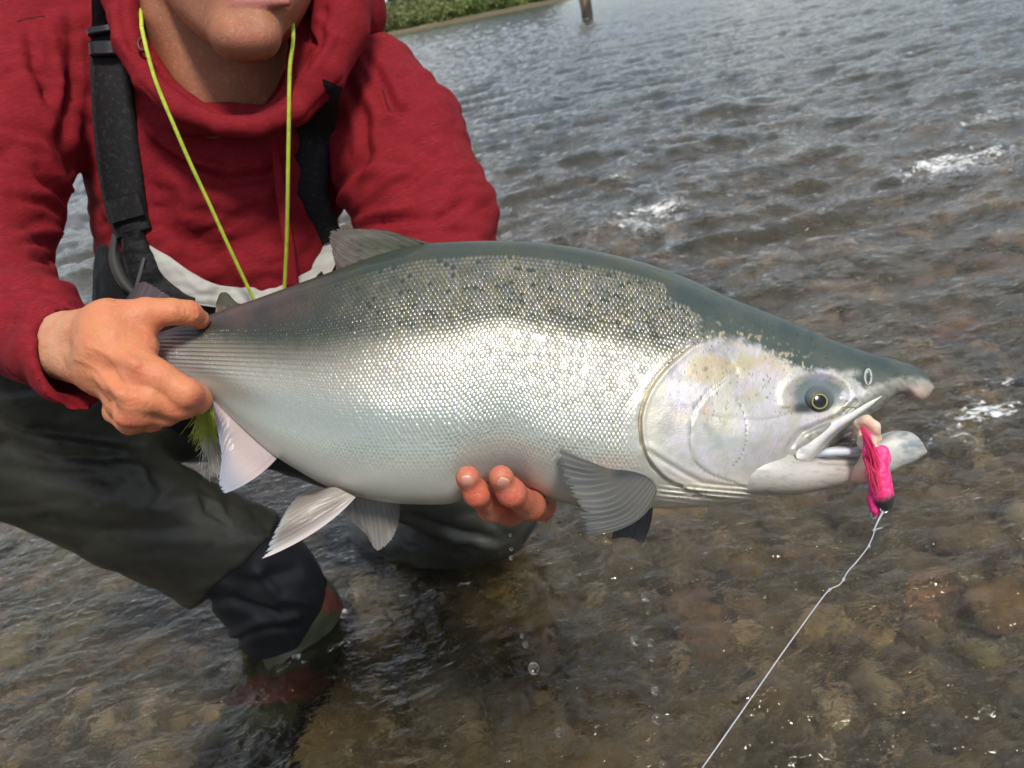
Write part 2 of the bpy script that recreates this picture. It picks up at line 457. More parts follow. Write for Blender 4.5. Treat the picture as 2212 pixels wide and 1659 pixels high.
def fish_tint(x, y, s, hs):
    """pigment plus painted shade: dark olive-green back, silver flank, pale belly"""
    n1 = noise2(x / 60, y / 45, 11, 3); n2 = noise2(x / 9, y / 8, 12, 2); n3 = noise2(x / 22, y / 20, 13, 3)
    # lateral line height, in s
    edge = pinterp([(235, 0.25), (352, 0.22), (600, 0.02), (900, 0.15), (1200, 0.20), (1450, 0.18), (1560, 0.15), (2018, 0.1)], x)
    back = np.array([0.046, 0.062, 0.048]); back2 = np.array([0.062, 0.070, 0.042]); side = np.array([0.66, 0.625, 0.52]); belly = np.array([0.56, 0.56, 0.51])
    c = mixc(side, belly, sstep(-0.2, -0.9, s))
    bb = mixc(back, back2, sstep(-0.2, 0.4, n1))
    soft = pinterp([(235, 0.75), (600, 0.62), (900, 0.26), (1200, 0.16), (2018, 0.14)], x); k = sstep(edge + 0.02 - 0.35 * (soft - 0.14), edge + 0.10 + 0.65 * soft + 0.03 * n2, s + 0.03 * n3 + 0.02 * n1)
    c = mixc(c, bb, k)
    # lower flank painted teal-grey, as the highlight fades downward; yellowish stain by the vent
    c = mixc(c, (0.33, 0.40, 0.37), 0.62 * sstep(0.15, -0.35, s) * sstep(-0.98, -0.55, s) * sstep(1600, 1050, x))
    c = mixc(c, (0.50, 0.50, 0.30), 0.5 * sstep(0.1, 0.5, noise2(x / 28, y / 40, 31, 3)) * np.exp(-(((x - 690) / 70) ** 2 + ((y - 960) / 60) ** 2)))
    c = mixc(c, c * 0.55, sstep(1050, 620, x) * sstep(-0.25, 0.22, s))  # tail half darkened above the belly, its shade put into the colour
    # pink stripe high on the tail stem and skin of the grip
    c = mixc(c, (0.16, 0.07, 0.07), 0.5 * sstep(0.45, 0.8, s) * sstep(760, 560, x) * (0.6 + 0.8 * n1))
    c = mixc(c, (0.60, 0.34, 0.30), 0.6 * np.exp(-(((x - 362) / 26) ** 2 + ((y - 738) / 18) ** 2)))
    c = mixc(c, (0.66, 0.64, 0.68), 0.7 * np.exp(-(((x - 385) / 40) ** 2 + ((y - 785) / 28) ** 2)))
    # head
    dk = pinterp(DARK, x); h = sstep(1380, 1470, x) * sstep(-40, 5, hs + (y < 740) * 60)
    cheek = mixc((0.57, 0.55, 0.58), (0.49, 0.50, 0.46), sstep(-0.2, 0.3, noise2(x / 42, y / 36, 21, 3)))
    cheek = mixc(cheek, (0.50, 0.44, 0.28), 0.65 * sstep(0.0, 0.35, noise2(x / 48 + 3, y / 40, 22, 3)) * sstep(975, 830, y))
    cheek = mixc(cheek, (0.24, 0.25, 0.26), 0.75 * sstep(0.05, 0.4, noise2(x / 55 + 9, y / 50, 26, 3)) * sstep(1010, 900, y) * sstep(1640, 1560, x))
    cheek = mixc(cheek, (0.64, 0.58, 0.74), 0.45 * sstep(0.1, 0.5, noise2(x / 20, y / 24, 23, 3)))
    st_ = noise2((x + y * .5) / 5, (y - x * .2) / 26, 27, 3); cheek = mixc(cheek, cheek * 0.80, sstep(0.0, 0.5, st_)); cheek = mixc(cheek, (0.55, 0.56, 0.36), 0.5 * np.exp(-(((x - 1565) / 34) ** 2 + ((y - 900) / 62) ** 2)))
    cheek = mixc(cheek, (0.05, 0.055, 0.05), 0.7 * sstep(0.50, 0.58, noise2(x / 4.5, y / 4.5, 28, 1)) * sstep(940, 880, y))
    cheek = mixc(cheek, (0.64, 0.61, 0.54), sstep(1010, 1050, y))
    kk = sstep(10, -10, y - dk - 16 * n3 - 10 * n2 + 8 * np.abs(n1))
    hb = mixc((0.040, 0.062, 0.054), (0.062, 0.080, 0.066), sstep(-0.3, 0.3, n1))
    for (gx_, gy_, rx_, ry_, cc_, a_) in ((1432, 925, 26, 34, (.25, .26, .27), .65), (1632, 930, 22, 60, (.40, .40, .42), .5), (1560, 960, 40, 24, (.36, .42, .50), .5), (1560, 785, 42, 14, (.16, .17, .12), .7), (1600, 800, 22, 26, (.42, .33, .14), .6), (1660, 790, 50, 14, (.50, .38, .26), .6), (1690, 850, 22, 22, (.55, .46, .38), .5), (1470, 850, 34, 40, (.66, .62, .80), .5), (1500, 820, 60, 12, (.30, .30, .24), .5)):
        q_ = ((x - gx_) / rx_) ** 2 + ((y - gy_) / ry_) ** 2; cheek = mixc(cheek, cc_, a_ * np.exp(-q_) * (.8 + 1.2 * n3 + .8 * n2).clip(0, 1.3))
    hc = mixc(cheek, hb, kk)
    fl = sstep(0.22, 0.34, n2 + 0.5 * n3) * np.exp(-((y - dk) / 30) ** 2)
    hc = mixc(hc, (0.58, 0.50, 0.34), 0.8 * fl * (x > 1480) * (x < 1760))
    # tan freckled patch on the gill cover
    pt = np.exp(-(((x - 1530) / 52) ** 2 + ((y - 795) / 34) ** 2))
    hc = mixc(hc, (0.50, 0.42, 0.27), 0.75 * sstep(0.3, 0.6, pt + 0.3 * n3)); hc = mixc(hc, (0.10, 0.09, 0.06), 0.6 * sstep(0.35, 0.42, n2) * sstep(0.3, 0.6, pt))
    c = mixc(c, hc, h)
    hg_ = sstep(1040, 1056, y) * sstep(1400, 1460, x) * sstep(1760, 1700, x); c = mixc(c, (0.72, 0.69, 0.60), .9 * hg_); c = mixc(c, (0.38, 0.33, 0.25), .55 * hg_ * sstep(.2, -.9, np.sin((y - 1040 - (x - 1450) * 0.09) * 0.62)))  # throat folds drawn in colour: cream ridges, shade painted between them
    # orange spot, gill slit line, eye surround, snout
    c = mixc(c, (0.55, 0.32, 0.14), 0.45 * np.exp(-(((x - 1525) / 9) ** 2 + ((y - 885) / 20) ** 2)))
    d, _ = pdist(x, y, GILL); c = mixc(c, (0.46, 0.38, 0.24), 0.85 * np.exp(-((d + 1) / 4.5) ** 2) * (y > 745))
    d, _ = pdist(x, y, PREOP); c = mixc(c, (0.30, 0.32, 0.28), 0.4 * np.exp(-(d / 2.5) ** 2))
    d, _ = pdist(x, y, DOTS); c = mixc(c, (0.16, 0.17, 0.15), 0.8 * np.exp(-(d / 2.0) ** 2) * (np.sin(y * 0.9 + x * 0.1) > 0.0))
    d, _ = pdist(x, y, CHEEK); c = mixc(c, (0.28, 0.28, 0.28), 0.5 * np.exp(-(d / 1.8) ** 2))
    d, _ = pdist(x, y, LOWG); c = mixc(c, (0.40, 0.36, 0.30), 0.4 * np.exp(-(d / 3.2) ** 2))
    e = np.hypot((x - 1768) / 60, (y - 852) / 40); c = mixc(c, (0.10, 0.14, 0.15), 0.9 * sstep(1.05, 0.75, e + 0.15 * n3))
    c = mixc(c, (0.025, 0.032, 0.032), 0.97 * np.exp(-(((x - 1734) / 25) ** 4 + ((y - 882) / 12) ** 4)))
    c = mixc(c, (0.40, 0.42, 0.60), 0.5 * np.exp(-(((x - 1768) / 30) ** 2 + ((y - 812) / 12) ** 2)))
    d, _ = pdist(x, y, [(2018, 850), (1950, 835), (1890, 862), (1830, 900), (1770, 950), (1730, 990)])
    c = mixc(c, mixc((0.34, 0.34, 0.29), (0.20, 0.21, 0.18), sstep(-.1, .3, noise2((x + y) / 30, (x - y) / 12, 29, 2))), 0.9 * sstep(32, 14, d + 12 * n3) * (x > 1720))
    d, _ = pdist(x, y, [(1905, 850), (1850, 888), (1800, 915), (1745, 930)]); c = mixc(c, (0.14, 0.16, 0.14), 0.6 * np.exp(-(d / 6) ** 2))
    c = mixc(c, (0.72, 0.50, 0.44), 0.85 * np.exp(-(((x - 1985) / 26) ** 2 + ((y - 852) / 16) ** 2)))
    c = mixc(c, (0.60, 0.60, 0.56), 0.5 * np.exp(-(((x - 1840) / 18) ** 2 + ((y - 805) / 7) ** 2)))
    # spots on the back
    sp = 0.7 * sstep(0.56, 0.65, noise2(x / 9, y / 7, 41, 1)) * sstep(0.20, 0.45, s) * (hs < 20)
    c = mixc(c, (0.016, 0.020, 0.024), 0.8 * sp)
    sp2 = sstep(0.52, 0.6, noise2(x / 7, y / 6, 42, 1)) * (y < dk - 8) * (x > 1500)
    c = mixc(c, (0.02, 0.025, 0.03), 0.6 * sp2)
    # brown bits near the gill rays
    br = sstep(0.38, 0.5, noise2(x / 8, y / 4, 43, 1)) * np.exp(-(((x - 1500) / 60) ** 2 + ((y - 1072) / 22) ** 2))
    c = mixc(c, (0.20, 0.12, 0.03), 0.9 * br)
    # lateral line
    yl = 764 + (x - 700) * 0.006; ll = np.exp(-((y - yl) / 2.6) ** 2) * sstep(1440, 1380, x) * sstep(520, 700, x) * (0.6 + 0.4 * np.sin(x * 0.6))
    c = mixc(c, (0.22, 0.24, 0.22), 0.8 * ll)
    # pinkish around the pectoral root, belly tip by the vent
    c = mixc(c, (0.62, 0.44, 0.36), 0.6 * np.exp(-(((x - 1320) / 34) ** 2 + ((y - 1000) / 14) ** 2)))
    c = mixc(c, (0.66, 0.56, 0.50), 0.7 * np.exp(-(((x - 735) / 36) ** 2 + ((y - 1058) / 20) ** 2)))
    return c
SIL = sstep
salmon = thing('salmon', W(1106, 829.5, FD), 'large silver coho salmon with green back held sideways above the river by both hands', 'fish')
def fish_mat(name, rough, metal, **k):
    m = mat(name, rough=rough, metal=metal, tint=True, coat=k.get('coat', 0.5), bump=k.get('bump'), spec=0.6)
    # guanine sheen: strong on the flank, weak on dark pigment, belly and head
    N, Kk = m.node_tree.nodes, m.node_tree.links.new
    a = [n for n in N if n.type == 'ATTRIBUTE'][0]; am = N.new('ShaderNodeAttribute'); am.attribute_name = 'metal'
    Kk(am.outputs['Fac'], N['Principled BSDF'].inputs['Metallic']); return m
def metal_map(c, s, hs):
    l = c.mean(-1); m = 0.10 + 0.60 * sstep(0.10, 0.5, l); m = m * (0.30 + 0.70 * sstep(-0.85, -0.35, s)); return m * np.where(hs > 0, 0.50, 1.0)
m_skin_f = fish_mat('fish_skin', 0.43, 0.55, coat=0.35, bump=[(900, 0.3, 0.0007), (160, 0.22, 0.0014), (60, .12, .002)])
m_scale = fish_mat('fish_scale', 0.30, 0.72, coat=0.3)
# ---- body loft
NX, NT = 880, 300
xs = np.concatenate([np.linspace(235, 1380, 380, endpoint=False), np.linspace(1380, 2018, NX - 380)])
half = NT // 2
th = np.linspace(-PI / 2, PI / 2, half)         # near side, bottom -> top
ss = np.sin(th)
X, S = np.meshgrid(xs, ss, indexing='ij')
Y, Wd = body_s(X, S)
edgefade = np.clip(1 - np.abs(S), 0, 1); edgefade = sstep(0, 0.22, edgefade)
rel = relief(X, Y)
Wn = np.maximum(Wd + rel * edgefade, 0.0002 * (np.abs(S) < 0.999))
V1 = fw(X, Y, Wn).reshape(-1, 3)
hsid = head_side(X, Y)
C1 = fish_tint(X, Y, S, hsid).reshape(-1, 3)
V2 = fw(X, Y, -Wd).reshape(-1, 3)
F1 = grid_faces(len(xs), half); F2 = grid_faces(len(xs), half)[:, ::-1] + len(V1)
i = np.arange(len(xs) - 1); j0 = 0; j1 = half - 1; o = len(V1)
sb = np.stack([i * half, (i + 1) * half, o + (i + 1) * half, o + i * half], -1)
st = np.stack([i * half + j1, o + i * half + j1, o + (i + 1) * half + j1, (i + 1) * half + j1], -1)
jj = np.arange(half - 1); e0 = np.stack([jj, jj + 1, o + jj + 1, o + jj], -1); e1 = (e0 + (len(xs) - 1) * half)[:, ::-1]
make_obj('body', np.vstack([V1, V2]), np.vstack([F1[:, ::-1], F2[:, ::-1], sb, st, e0, e1]), m_skin_f, salmon, col=np.vstack([C1, C1]), metal_of=np.tile(metal_map(C1, S.ravel(), hsid.ravel()), 2))

# ---- scales: overlapping domed plates, one joined mesh
def body_pt(x, s, side):
    y, wd = body_s(x, s)
    if side > 0: wd = wd + relief(x, y) * sstep(0, 0.22, 1 - np.abs(s))
    return fw(x, y, wd * side), y
rows = 62
sv, sf, scl, smt = [], [], [], []
a_ = np.array([-1.15, -0.75, 0.0, 0.9]); b_ = np.array([-1, -0.5, 0, 0.5, 1.0])
A, B = np.meshgrid(a_, b_, indexing='ij')
A2 = np.where(A < 0, A * np.sqrt(np.clip(1 - (np.abs(B) * 0.93) ** 2, 0.02, 1)), A)
lift0 = np.where(A < -1, 0.55, np.where(A < -0.5, 1.0, np.where(A < 0.1, 0.75, -0.6))) - 0.85 * B ** 2
fq = grid_faces(4, 5)
for side in (1, -1):
    xx, si, rw = [], [], []
    for j in range(rows):
        s = -0.98 + 1.85 * (j + 0.5) / rows
        x = 375.0
        while x < 1560:
            hgt = (pinterp(BOT, x) - pinterp(TOP, x)); dx = float(np.clip(hgt / 57.0, 3.2, 10.2))
            xx.append(x); si.append(s); rw.append(dx); x += dx if j % 2 == 0 or x > 380 else dx * 1.5
    xx = np.array(xx); si = np.array(si); dx = np.array(rw)
    # stagger rows by half a scale
    _, yy = body_pt(xx, si, side)
    rown = np.round((si + 0.98) / 1.85 * rows - 0.5).astype(int)
    xx = xx + (rown % 2) * dx * 0.5
    y, _w = body_s(xx, si); hs = head_side(xx, y)
    topy = pinterp(TOP, xx)
    keep = (hs < -8) & ~((xx > 1440) & (y < 640 + (xx - 1440) * 0.55)) & ((y - topy) > np.interp(xx, [0, 1250, 1450], [13, 16, 26])) & ~((xx > 1515) & (y < 720))
    keep &= np.hypot((xx - 1390) / 80, (y - 1060) / 48) > 1
    keep &= si > -0.975
    xx, si, dx, y, topy = xx[keep], si[keep], dx[keep], y[keep], topy[keep]
    n = len(xx)
    hgt = pinterp(BOT, xx) - pinterp(TOP, xx)
    ds = 1.85 / rows
    if side > 0: jx = rng.normal(0, 0.05, n); js = rng.normal(0, 0.03, n)
    PX = xx[:, None, None] + (A2[None] * 0.72 + jx[:, None, None]) * dx[:, None, None]
    PS = np.clip(si[:, None, None] + (B[None] * 0.98 + js[:, None, None]) * ds, -0.999, 0.999)
    P, PY = body_pt(PX, PS, side)
    # outward normal from neighbours
    e = 0.5
    Pa, _ = body_pt(PX + e, PS, side); Pb, _ = body_pt(PX, np.clip(PS + 0.004, -1, 1), side)
    Nn = np.cross(Pa - P, Pb - P); Nn /= np.linalg.norm(Nn, axis=-1)[..., None] + 1e-12
    Nn *= np.sign(Nn @ (-_F))[..., None] * side
    amp = (0.00020 + 0.00034 * sstep(500, 1150, xx)) * sstep(-1.0, -0.4, si) * rng.uniform(0.75, 1.25, n) * 1.15
    fade_t = sstep(12, 48, y - topy) * sstep(-8, -34, head_side(xx, y) + 6); amp = amp * (1 + 0.6 * sstep(0.2, 0.6, si)) * (0.25 + 0.75 * fade_t) * (1 + (rng.choice([.6, .9, 1.0, 1.2, 1.5], n) - 1) * sstep(700, 1250, xx) * sstep(-.6, 0, si))
    Lf = lift0[None] * amp[:, None, None] + 0.00012
    tl = rng.normal(0, 0.10, (n, 1, 1)) * B[None] * amp[:, None, None] + rng.normal(0, 0.07, (n, 1, 1)) * A[None] * amp[:, None, None]
    P = P + Nn * (Lf + tl)[..., None]
    if side > 0: cnear = fish_tint(PX, PY, PS, head_side(PX, PY))
    c = cnear
    # bright guanine centre on the scales above the lateral line
    cen = np.exp(-((A[None] + 0.45) ** 2 / 0.22 + B[None] ** 2 / 0.20))
    upz = (sstep(0.16, 0.30, si) * sstep(560, 1150, xx) * sstep(12, 52, y - topy) * (0.55 + 0.45 * sstep(-.3, .3, noise2(xx / 40, y / 40, 46, 2))))[:, None, None]
    shade = rng.uniform(0.65, 1.15, n)[:, None, None]
    gold = mixc((0.66, 0.58, 0.38), (0.66, 0.60, 0.60), sstep(0.3, 0.7, rng.uniform(0, 1, n))[:, None, None] + 0 * A[None])
    gold = mixc(gold, (0.40, 0.46, 0.36), 0.6 * sstep(0.5, 0.2, si)[:, None, None] + 0 * A[None])
    dsp = (rng.uniform(0, 1, n) < 0.955)[:, None, None]
    c = mixc(c, gold, np.clip(cen * upz * shade * dsp, 0, 1) * 0.9)
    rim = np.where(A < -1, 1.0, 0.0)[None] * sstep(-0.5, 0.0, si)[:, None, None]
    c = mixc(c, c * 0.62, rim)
    c = mixc(c, (0.60, 0.60, 0.62), 0.14 * (rng.uniform(0, 1, n) > 0.6)[:, None, None] * np.ones_like(A)[None] * (si < 0.15)[:, None, None])
    base = sum(len(q) for q in sv)
    sv.append(P.reshape(-1, 3)); scl.append(c.reshape(-1, 3)); smt.append(metal_map(c, PS, -1 + 0 * PS).ravel())
    g = (np.arange(n)[:, None, None] * 20 + fq[None]).reshape(-1, 4) + base
    sf.append(g if side > 0 else g[:, ::-1])
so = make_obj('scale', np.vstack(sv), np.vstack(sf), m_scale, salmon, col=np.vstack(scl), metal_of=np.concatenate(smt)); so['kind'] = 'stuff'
print('scales', len(sv[0]) // 20)

# ---- lower jaw (loft), tongue, gums
LT = [(1560, 965), (1640, 955), (1700, 968), (1745, 984), (1780, 984), (1830, 986), (1865, 978), (1900, 950), (1920, 938), (1945, 931), (1968, 934), (1990, 952), (2003, 974)]
LB = [(1560, 1076), (1640, 1071), (1700, 1070), (1758, 1062), (1803, 1052), (1850, 1042), (1872, 1036), (1924, 1020), (1955, 1006), (1976, 997), (1992, 986), (2000, 980), (2003, 976)]
LW = [(1560, 70), (1640, 95), (1700, 88), (1760, 72), (1850, 48), (1920, 32), (1970, 24), (1995, 12), (2003, 3)]
def loft(name, T, Bm, Wm, m, zoff, colf, nx=160, nt=64, x0=None, x1=None, p=2.2, relf=None):
    x0 = x0 or T[0][0]; x1 = x1 or T[-1][0]
    xs = x0 + (x1 - x0) * np.sin(np.linspace(0, PI / 2, nx)); t = np.linspace(0, 2 * PI, nt, endpoint=False)
    X, Tt = np.meshgrid(xs, t, indexing='ij'); s = np.sin(Tt); cc = np.cos(Tt)
    top, bot, wd = pinterp(T, X), pinterp(Bm, X), pinterp(Wm, X) * K_
    Y = (top + bot) / 2 - s * (bot - top) / 2; Z = wd * np.sign(cc) * np.abs(cc) ** 0.6
    if relf: Z = Z + relf(X, Y) * (cc > 0)
    v = fw(X, Y, Z + zoff)
    f = grid_faces(nx, nt, True)
    return make_obj(name, v.reshape(-1, 3), f[:, ::-1], m, salmon, col=colf(X, Y, s).reshape(-1, 3))
def jawc(X, Y, s):
    n = noise2(X / 20, Y / 16, 51, 3)
    c = mixc((0.55, 0.53, 0.49), (0.44, 0.47, 0.47), sstep(1850, 1930, X) * (0.5 + n)); c = mixc(c, c * .6, sstep(.05, .4, noise2(X / 40, Y / 7, 54, 3)) * .6)
    c = mixc(c, (0.20, 0.26, 0.27), 0.8 * sstep(1900, 1960, X) * sstep(-0.1, 0.5, noise2(X / 24, Y / 12, 52, 2)) )
    c = mixc(c, (0.66, 0.40, 0.34), 0.6 * np.exp(-(((X - 1862) / 26) ** 2 + ((Y - 1020) / 18) ** 2)))
    d, _ = pdist(X, Y, [(1770, 1000), (1830, 1004), (1880, 1000)]); c = mixc(c, (0.26, 0.25, 0.24), 0.6 * np.exp(-(d / 2.4) ** 2))
    return c
m_jaw = mat('jaw_skin', rough=0.40, tint=True, sss=0.0, metal=0.25, coat=0.3, bump=[(900, 0.3, 0.0007), (160, 0.22, 0.0014), (60, .12, .002)])
m_soft = mat('fish_flesh', rough=0.42, tint=True, sss=0.12, coat=0.2, bump=[(300, 0.35, 0.0015), (90, .3, .002)])
def jaw_w(x, y):
    a, b, wd = pinterp(LT, x), pinterp(LB, x), pinterp(LW, x) * K_; q = np.clip(((a + b) / 2 - y) / ((b - a) / 2), -1, 1); return wd * np.sqrt(1 - q * q) ** 0.6
jw = loft('lower_jaw', LT, LB, LW, m_jaw, 0.0, jawc, relf=lambda x, y: -0.0016 * np.exp(-(pdist(x, y, [(1770, 1000), (1830, 1004), (1880, 1000)])[0] / 3) ** 2))
def tube_part(name, pts, rpx, m, col, dz, seg=12, n=24, flat=1.0):
    p = smooth_curve(pts, n); v, f = tube(fw(p[:, 0], p[:, 1], p[:, 2] + dz), np.interp(np.linspace(0, 1, n), np.linspace(0, 1, len(rpx)), rpx) * K_, seg)
    return make_obj(name, v, f, m, salmon, col=np.tile(col, (len(v), 1)))
tube_part('tongue', [(1760, 984, 0.0), (1800, 974, 0.004), (1840, 974, 0.006), (1872, 968, 0.006)], [8, 9, 8.5, 5], m_soft, (0.50, 0.52, 0.56), 0.002)
tube_part('gum', [(1762, 984, 0.016), (1790, 977, 0.022), (1830, 976, 0.020), (1868, 972, 0.013)], [5, 8, 8, 5], m_soft, (0.62, 0.66, 0.76), 0.0)
tube_part('mouth_lining', [(1745, 988, 0.006), (1785, 962, 0.008), (1820, 946, 0.008), (1858, 930, 0.008)], [10, 12, 10, 6], m_soft, (0.10, 0.08, 0.08), -0.010)
tube_part('mouth_lining', [(1760, 975, -0.006), (1800, 958, -0.008), (1850, 950, -0.008), (1880, 955, -0.008)], [12, 14, 12, 6], m_soft, (0.20, 0.17, 0.16), -0.006)
# ---- jaw bone (maxilla): thin blade with its own edge
mp_ = smooth_curve([(1905, 856, 8), (1870, 878, 10), (1836, 900, 13), (1800, 922, 17), (1766, 948, 23), (1740, 972, 26), (1722, 990, 25)], 60)
t = np.linspace(-1, 1, 33)
tan = np.gradient(mp_[:, :2], axis=0); tan /= np.linalg.norm(tan, axis=1)[:, None]; nrm = np.stack([-tan[:, 1], tan[:, 0]], -1)
endr = np.sqrt(np.clip(1 - (np.clip(np.arange(60) - 50, 0, 9) / 9.3) ** 2, 0.001, 1)); endr[:8] *= np.linspace(0.25, 1, 8)
PXm = mp_[:, 0:1] + nrm[:, 0:1] * t * (mp_[:, 2] * endr)[:, None]; PYm = mp_[:, 1:2] + nrm[:, 1:2] * t * (mp_[:, 2] * endr)[:, None]
def side_w(x, y):
    T_, B_ = pinterp(TOP, x), pinterp(BOT, x); s = np.clip(((T_ + B_) / 2 - y) / ((B_ - T_) / 2), -0.93, 0.93); return body_s(x, s)[1]
zc = np.array([max(float(side_w(np.array(mp_[k, 0]), np.array(mp_[k, 1] - 10))), float(jaw_w(np.array(mp_[k, 0]), np.array(mp_[k, 1]))) if mp_[k, 0] < 1800 else 0.0) for k in range(60)]); zc = np.convolve(np.pad(zc, 6, 'edge'), np.ones(13) / 13, 'valid')
zc = np.maximum(zc, 0.0095)
Zm = (zc + 0.0022)[:, None] - 0.0032 * np.abs(t)[None] ** 3.2 + 0 * PXm
mv = fw(PXm, PYm, Zm).reshape(-1, 3); mv2 = fw(PXm, PYm, Zm - 0.006 * (1 - np.abs(t)[None] ** 4)).reshape(-1, 3)
nn1 = noise2(PXm / 14, PYm / 14, 61, 3)
mc = mixc((0.58, 0.60, 0.56), (0.52, 0.50, 0.62), sstep(-0.1, 0.4, nn1)); mc = mixc(mc, (0.55, 0.54, 0.34), 0.5 * sstep(0.0, 0.4, noise2(PXm / 20, PYm / 20, 62, 2)))
mc = mixc(mc, (0.16, 0.17, 0.15), 0.75 * np.exp(-(((t[None] + 0.75) / 0.3) ** 2)) * sstep(1740, 1800, PXm)); mc = mixc(mc, (0.55, 0.34, 0.32), 0.5 * np.exp(-(((t[None] - 0.95) / 0.2) ** 2)) + 0 * PXm)
mf = grid_faces(60, 33)
make_obj('jaw_bone', np.vstack([mv, mv2]), np.vstack([mf, mf[:, ::-1] + len(mv)]), m_skin_f, salmon, col=np.vstack([mc.reshape(-1, 3)] * 2), metal_of=np.full(2 * len(mv), .30))
# ---- eye
ez = float(side_w(np.array(1768.0), np.array(850.0))) - 0.0020
def dome(name, cx, cy, rx, ry, z, hgt, m, parent, col, n=20, seg=32, inner=0.0):
    r = np.linspace(inner, 1, n); a = np.linspace(0, 2 * PI, seg, endpoint=False); Rr, Aa = np.meshgrid(r, a, indexing='ij')
    v = fw(cx + rx * Rr * np.cos(Aa), cy + ry * Rr * np.sin(Aa), z + hgt * (np.sqrt(np.clip(1 - Rr ** 2 * 0.98, 0, 1)) - 0.14))
    c = col(Rr, Aa) if callable(col) else np.tile(col, (n * seg, 1))
    return make_obj(name, v.reshape(-1, 3), grid_faces(n, seg, True)[:, ::-1], m, parent, col=np.asarray(c).reshape(-1, 3))
m_eye = mat('eye_surface', rough=0.15, tint=True, coat=0.6, metal=0.1)
m_orb = mat('eye_socket', rough=0.45, tint=True, coat=0.1)
def eyec(r, a):
    c = mixc((0.20, 0.17, 0.07), (0.05, 0.055, 0.04), sstep(0.78, 0.95, r)); c = mixc(c, (0.55, 0.45, 0.18), np.exp(-((r - 0.77) / 0.035) ** 2))
    c = mixc(c, (0.10, 0.10, 0.05), 0.7 * (a > PI) * sstep(0.72, 0.9, r)); return mixc((0.003, 0.004, 0.006), c, sstep(0.68, 0.72, r))
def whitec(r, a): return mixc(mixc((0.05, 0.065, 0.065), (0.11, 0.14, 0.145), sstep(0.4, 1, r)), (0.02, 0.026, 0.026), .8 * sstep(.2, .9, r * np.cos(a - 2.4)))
eyeb = dome('eye', 1769, 862, 33, 28, ez - 0.0010, 0.0052, m_orb, salmon, whitec)
dome('iris', 1771, 867, 20.5, 20, ez + 0.0024, 0.0022, m_eye, eyeb, eyec)
# nostril
noz = float(side_w(np.array(1875.0), np.array(815.0)))
a = np.linspace(0, 2 * PI, 30); rp_ = np.stack([1875 + 7 * np.cos(a), 815 + 17 * np.sin(a)], -1)
v, f = tube(fw(rp_[:, 0], rp_[:, 1], noz + 0.0002 + 0 * a), 2.4 * K_, 8)
ns = make_obj('nostril', v, f, m_soft, salmon, col=np.tile((0.42, 0.46, 0.46), (len(v), 1)))
dome('nostril_hole', 1875, 815, 6, 16, noz + 0.0001, 0.0004, m_soft, ns, lambda r, a: mixc((0.01, 0.012, 0.014), (0.25, 0.28, 0.28), sstep(0.5, 0.9, r)), n=8)

# ---- fins
m_fin = mat('fin_membrane', rough=0.5, tint=True, coat=0.12, translucent=0.38, bump=[(400, 0.15, 0.001)])
def fin(name, base, tips, mids, z0, z1, colf, ns=150, nt=44, rays=15, jag=0.02, thick=0.0007, seed=0, ridge=0.0002, curl=0.0):
    b = smooth_curve(base, ns); tp = smooth_curve(tips, ns)
    md = smooth_curve(mids, ns) if mids is not None else (b + tp) / 2
    s = np.linspace(0, 1, ns)[:, None]; t = np.linspace(0, 1, nt)[None]
    ct = 2 * md - 0.5 * (b + tp)
    jg = 1 - jag * (np.abs(noise2(np.linspace(0, rays * 2.4, ns), np.zeros(ns), seed, 2))[:, None] + 0.35 * (np.abs(np.sin(s * rays * PI)) < 0.25)) * sstep(0.6, 1, t) * 1.8
    tt = t * jg
    P = (1 - tt)[..., None] ** 2 * b[:, None] + 2 * ((1 - tt) * tt)[..., None] * ct[:, None] + (tt ** 2)[..., None] * tp[:, None]
    Z = z0 + (z1 - z0) * tt + curl * np.sin(s * PI) * tt + 0.0015 * noise2(s * 3 + 0 * t, t * 2 + 0 * s, seed + 3)
    wr = noise2(s * 5 + 0 * t, tt * 1.4, seed + 7, 2) * 0.035; ry = np.abs(np.sin((s + wr + 0.006 * np.sin(tt * 9)) * rays * PI)) ** 0.7 * (0.6 + 0.8 * np.abs(noise2(s * 9 + 0 * t, 0 * tt, seed + 11)))
    fine = np.sin(s * rays * PI * 5) * 0.25 * sstep(0.35, 0.8, tt)
    Zr = ridge * ((1 - ry) * (1 - 0.5 * tt) + fine)
    edge = np.minimum(1, np.minimum(s * 14, (1 - s) * 14)) * np.minimum(1, (1 - t) * 6)
    hw = thick * (0.25 + 0.75 * edge) * (1.5 - tt)
    cz = ((FD - Z) / (FD - np.abs(Z)))[..., None]; ctr = np.array([CX, CY]); Pc = P.copy(); P = ctr + (P - ctr) * cz
    va = fw(P[..., 0], P[..., 1], Z + Zr + hw).reshape(-1, 3); vb = fw(P[..., 0], P[..., 1], Z - Zr - hw).reshape(-1, 3)
    c = colf(Pc[..., 0], Pc[..., 1], s + 0 * t, tt + 0 * s, ry).reshape(-1, 3)
    g = grid_faces(ns, nt); o = len(va)
    def strip(ix): return np.stack([ix[:-1], ix[1:], ix[1:] + o, ix[:-1] + o], -1)
    I = np.arange(ns * nt).reshape(ns, nt)
    fs = np.vstack([g, g[:, ::-1] + o, strip(I[0]), strip(I[-1]), strip(I[:, 0]), strip(I[:, -1])])
    return make_obj(name, np.vstack([va, vb]), fs, m_fin, salmon, col=np.vstack([c, c]))
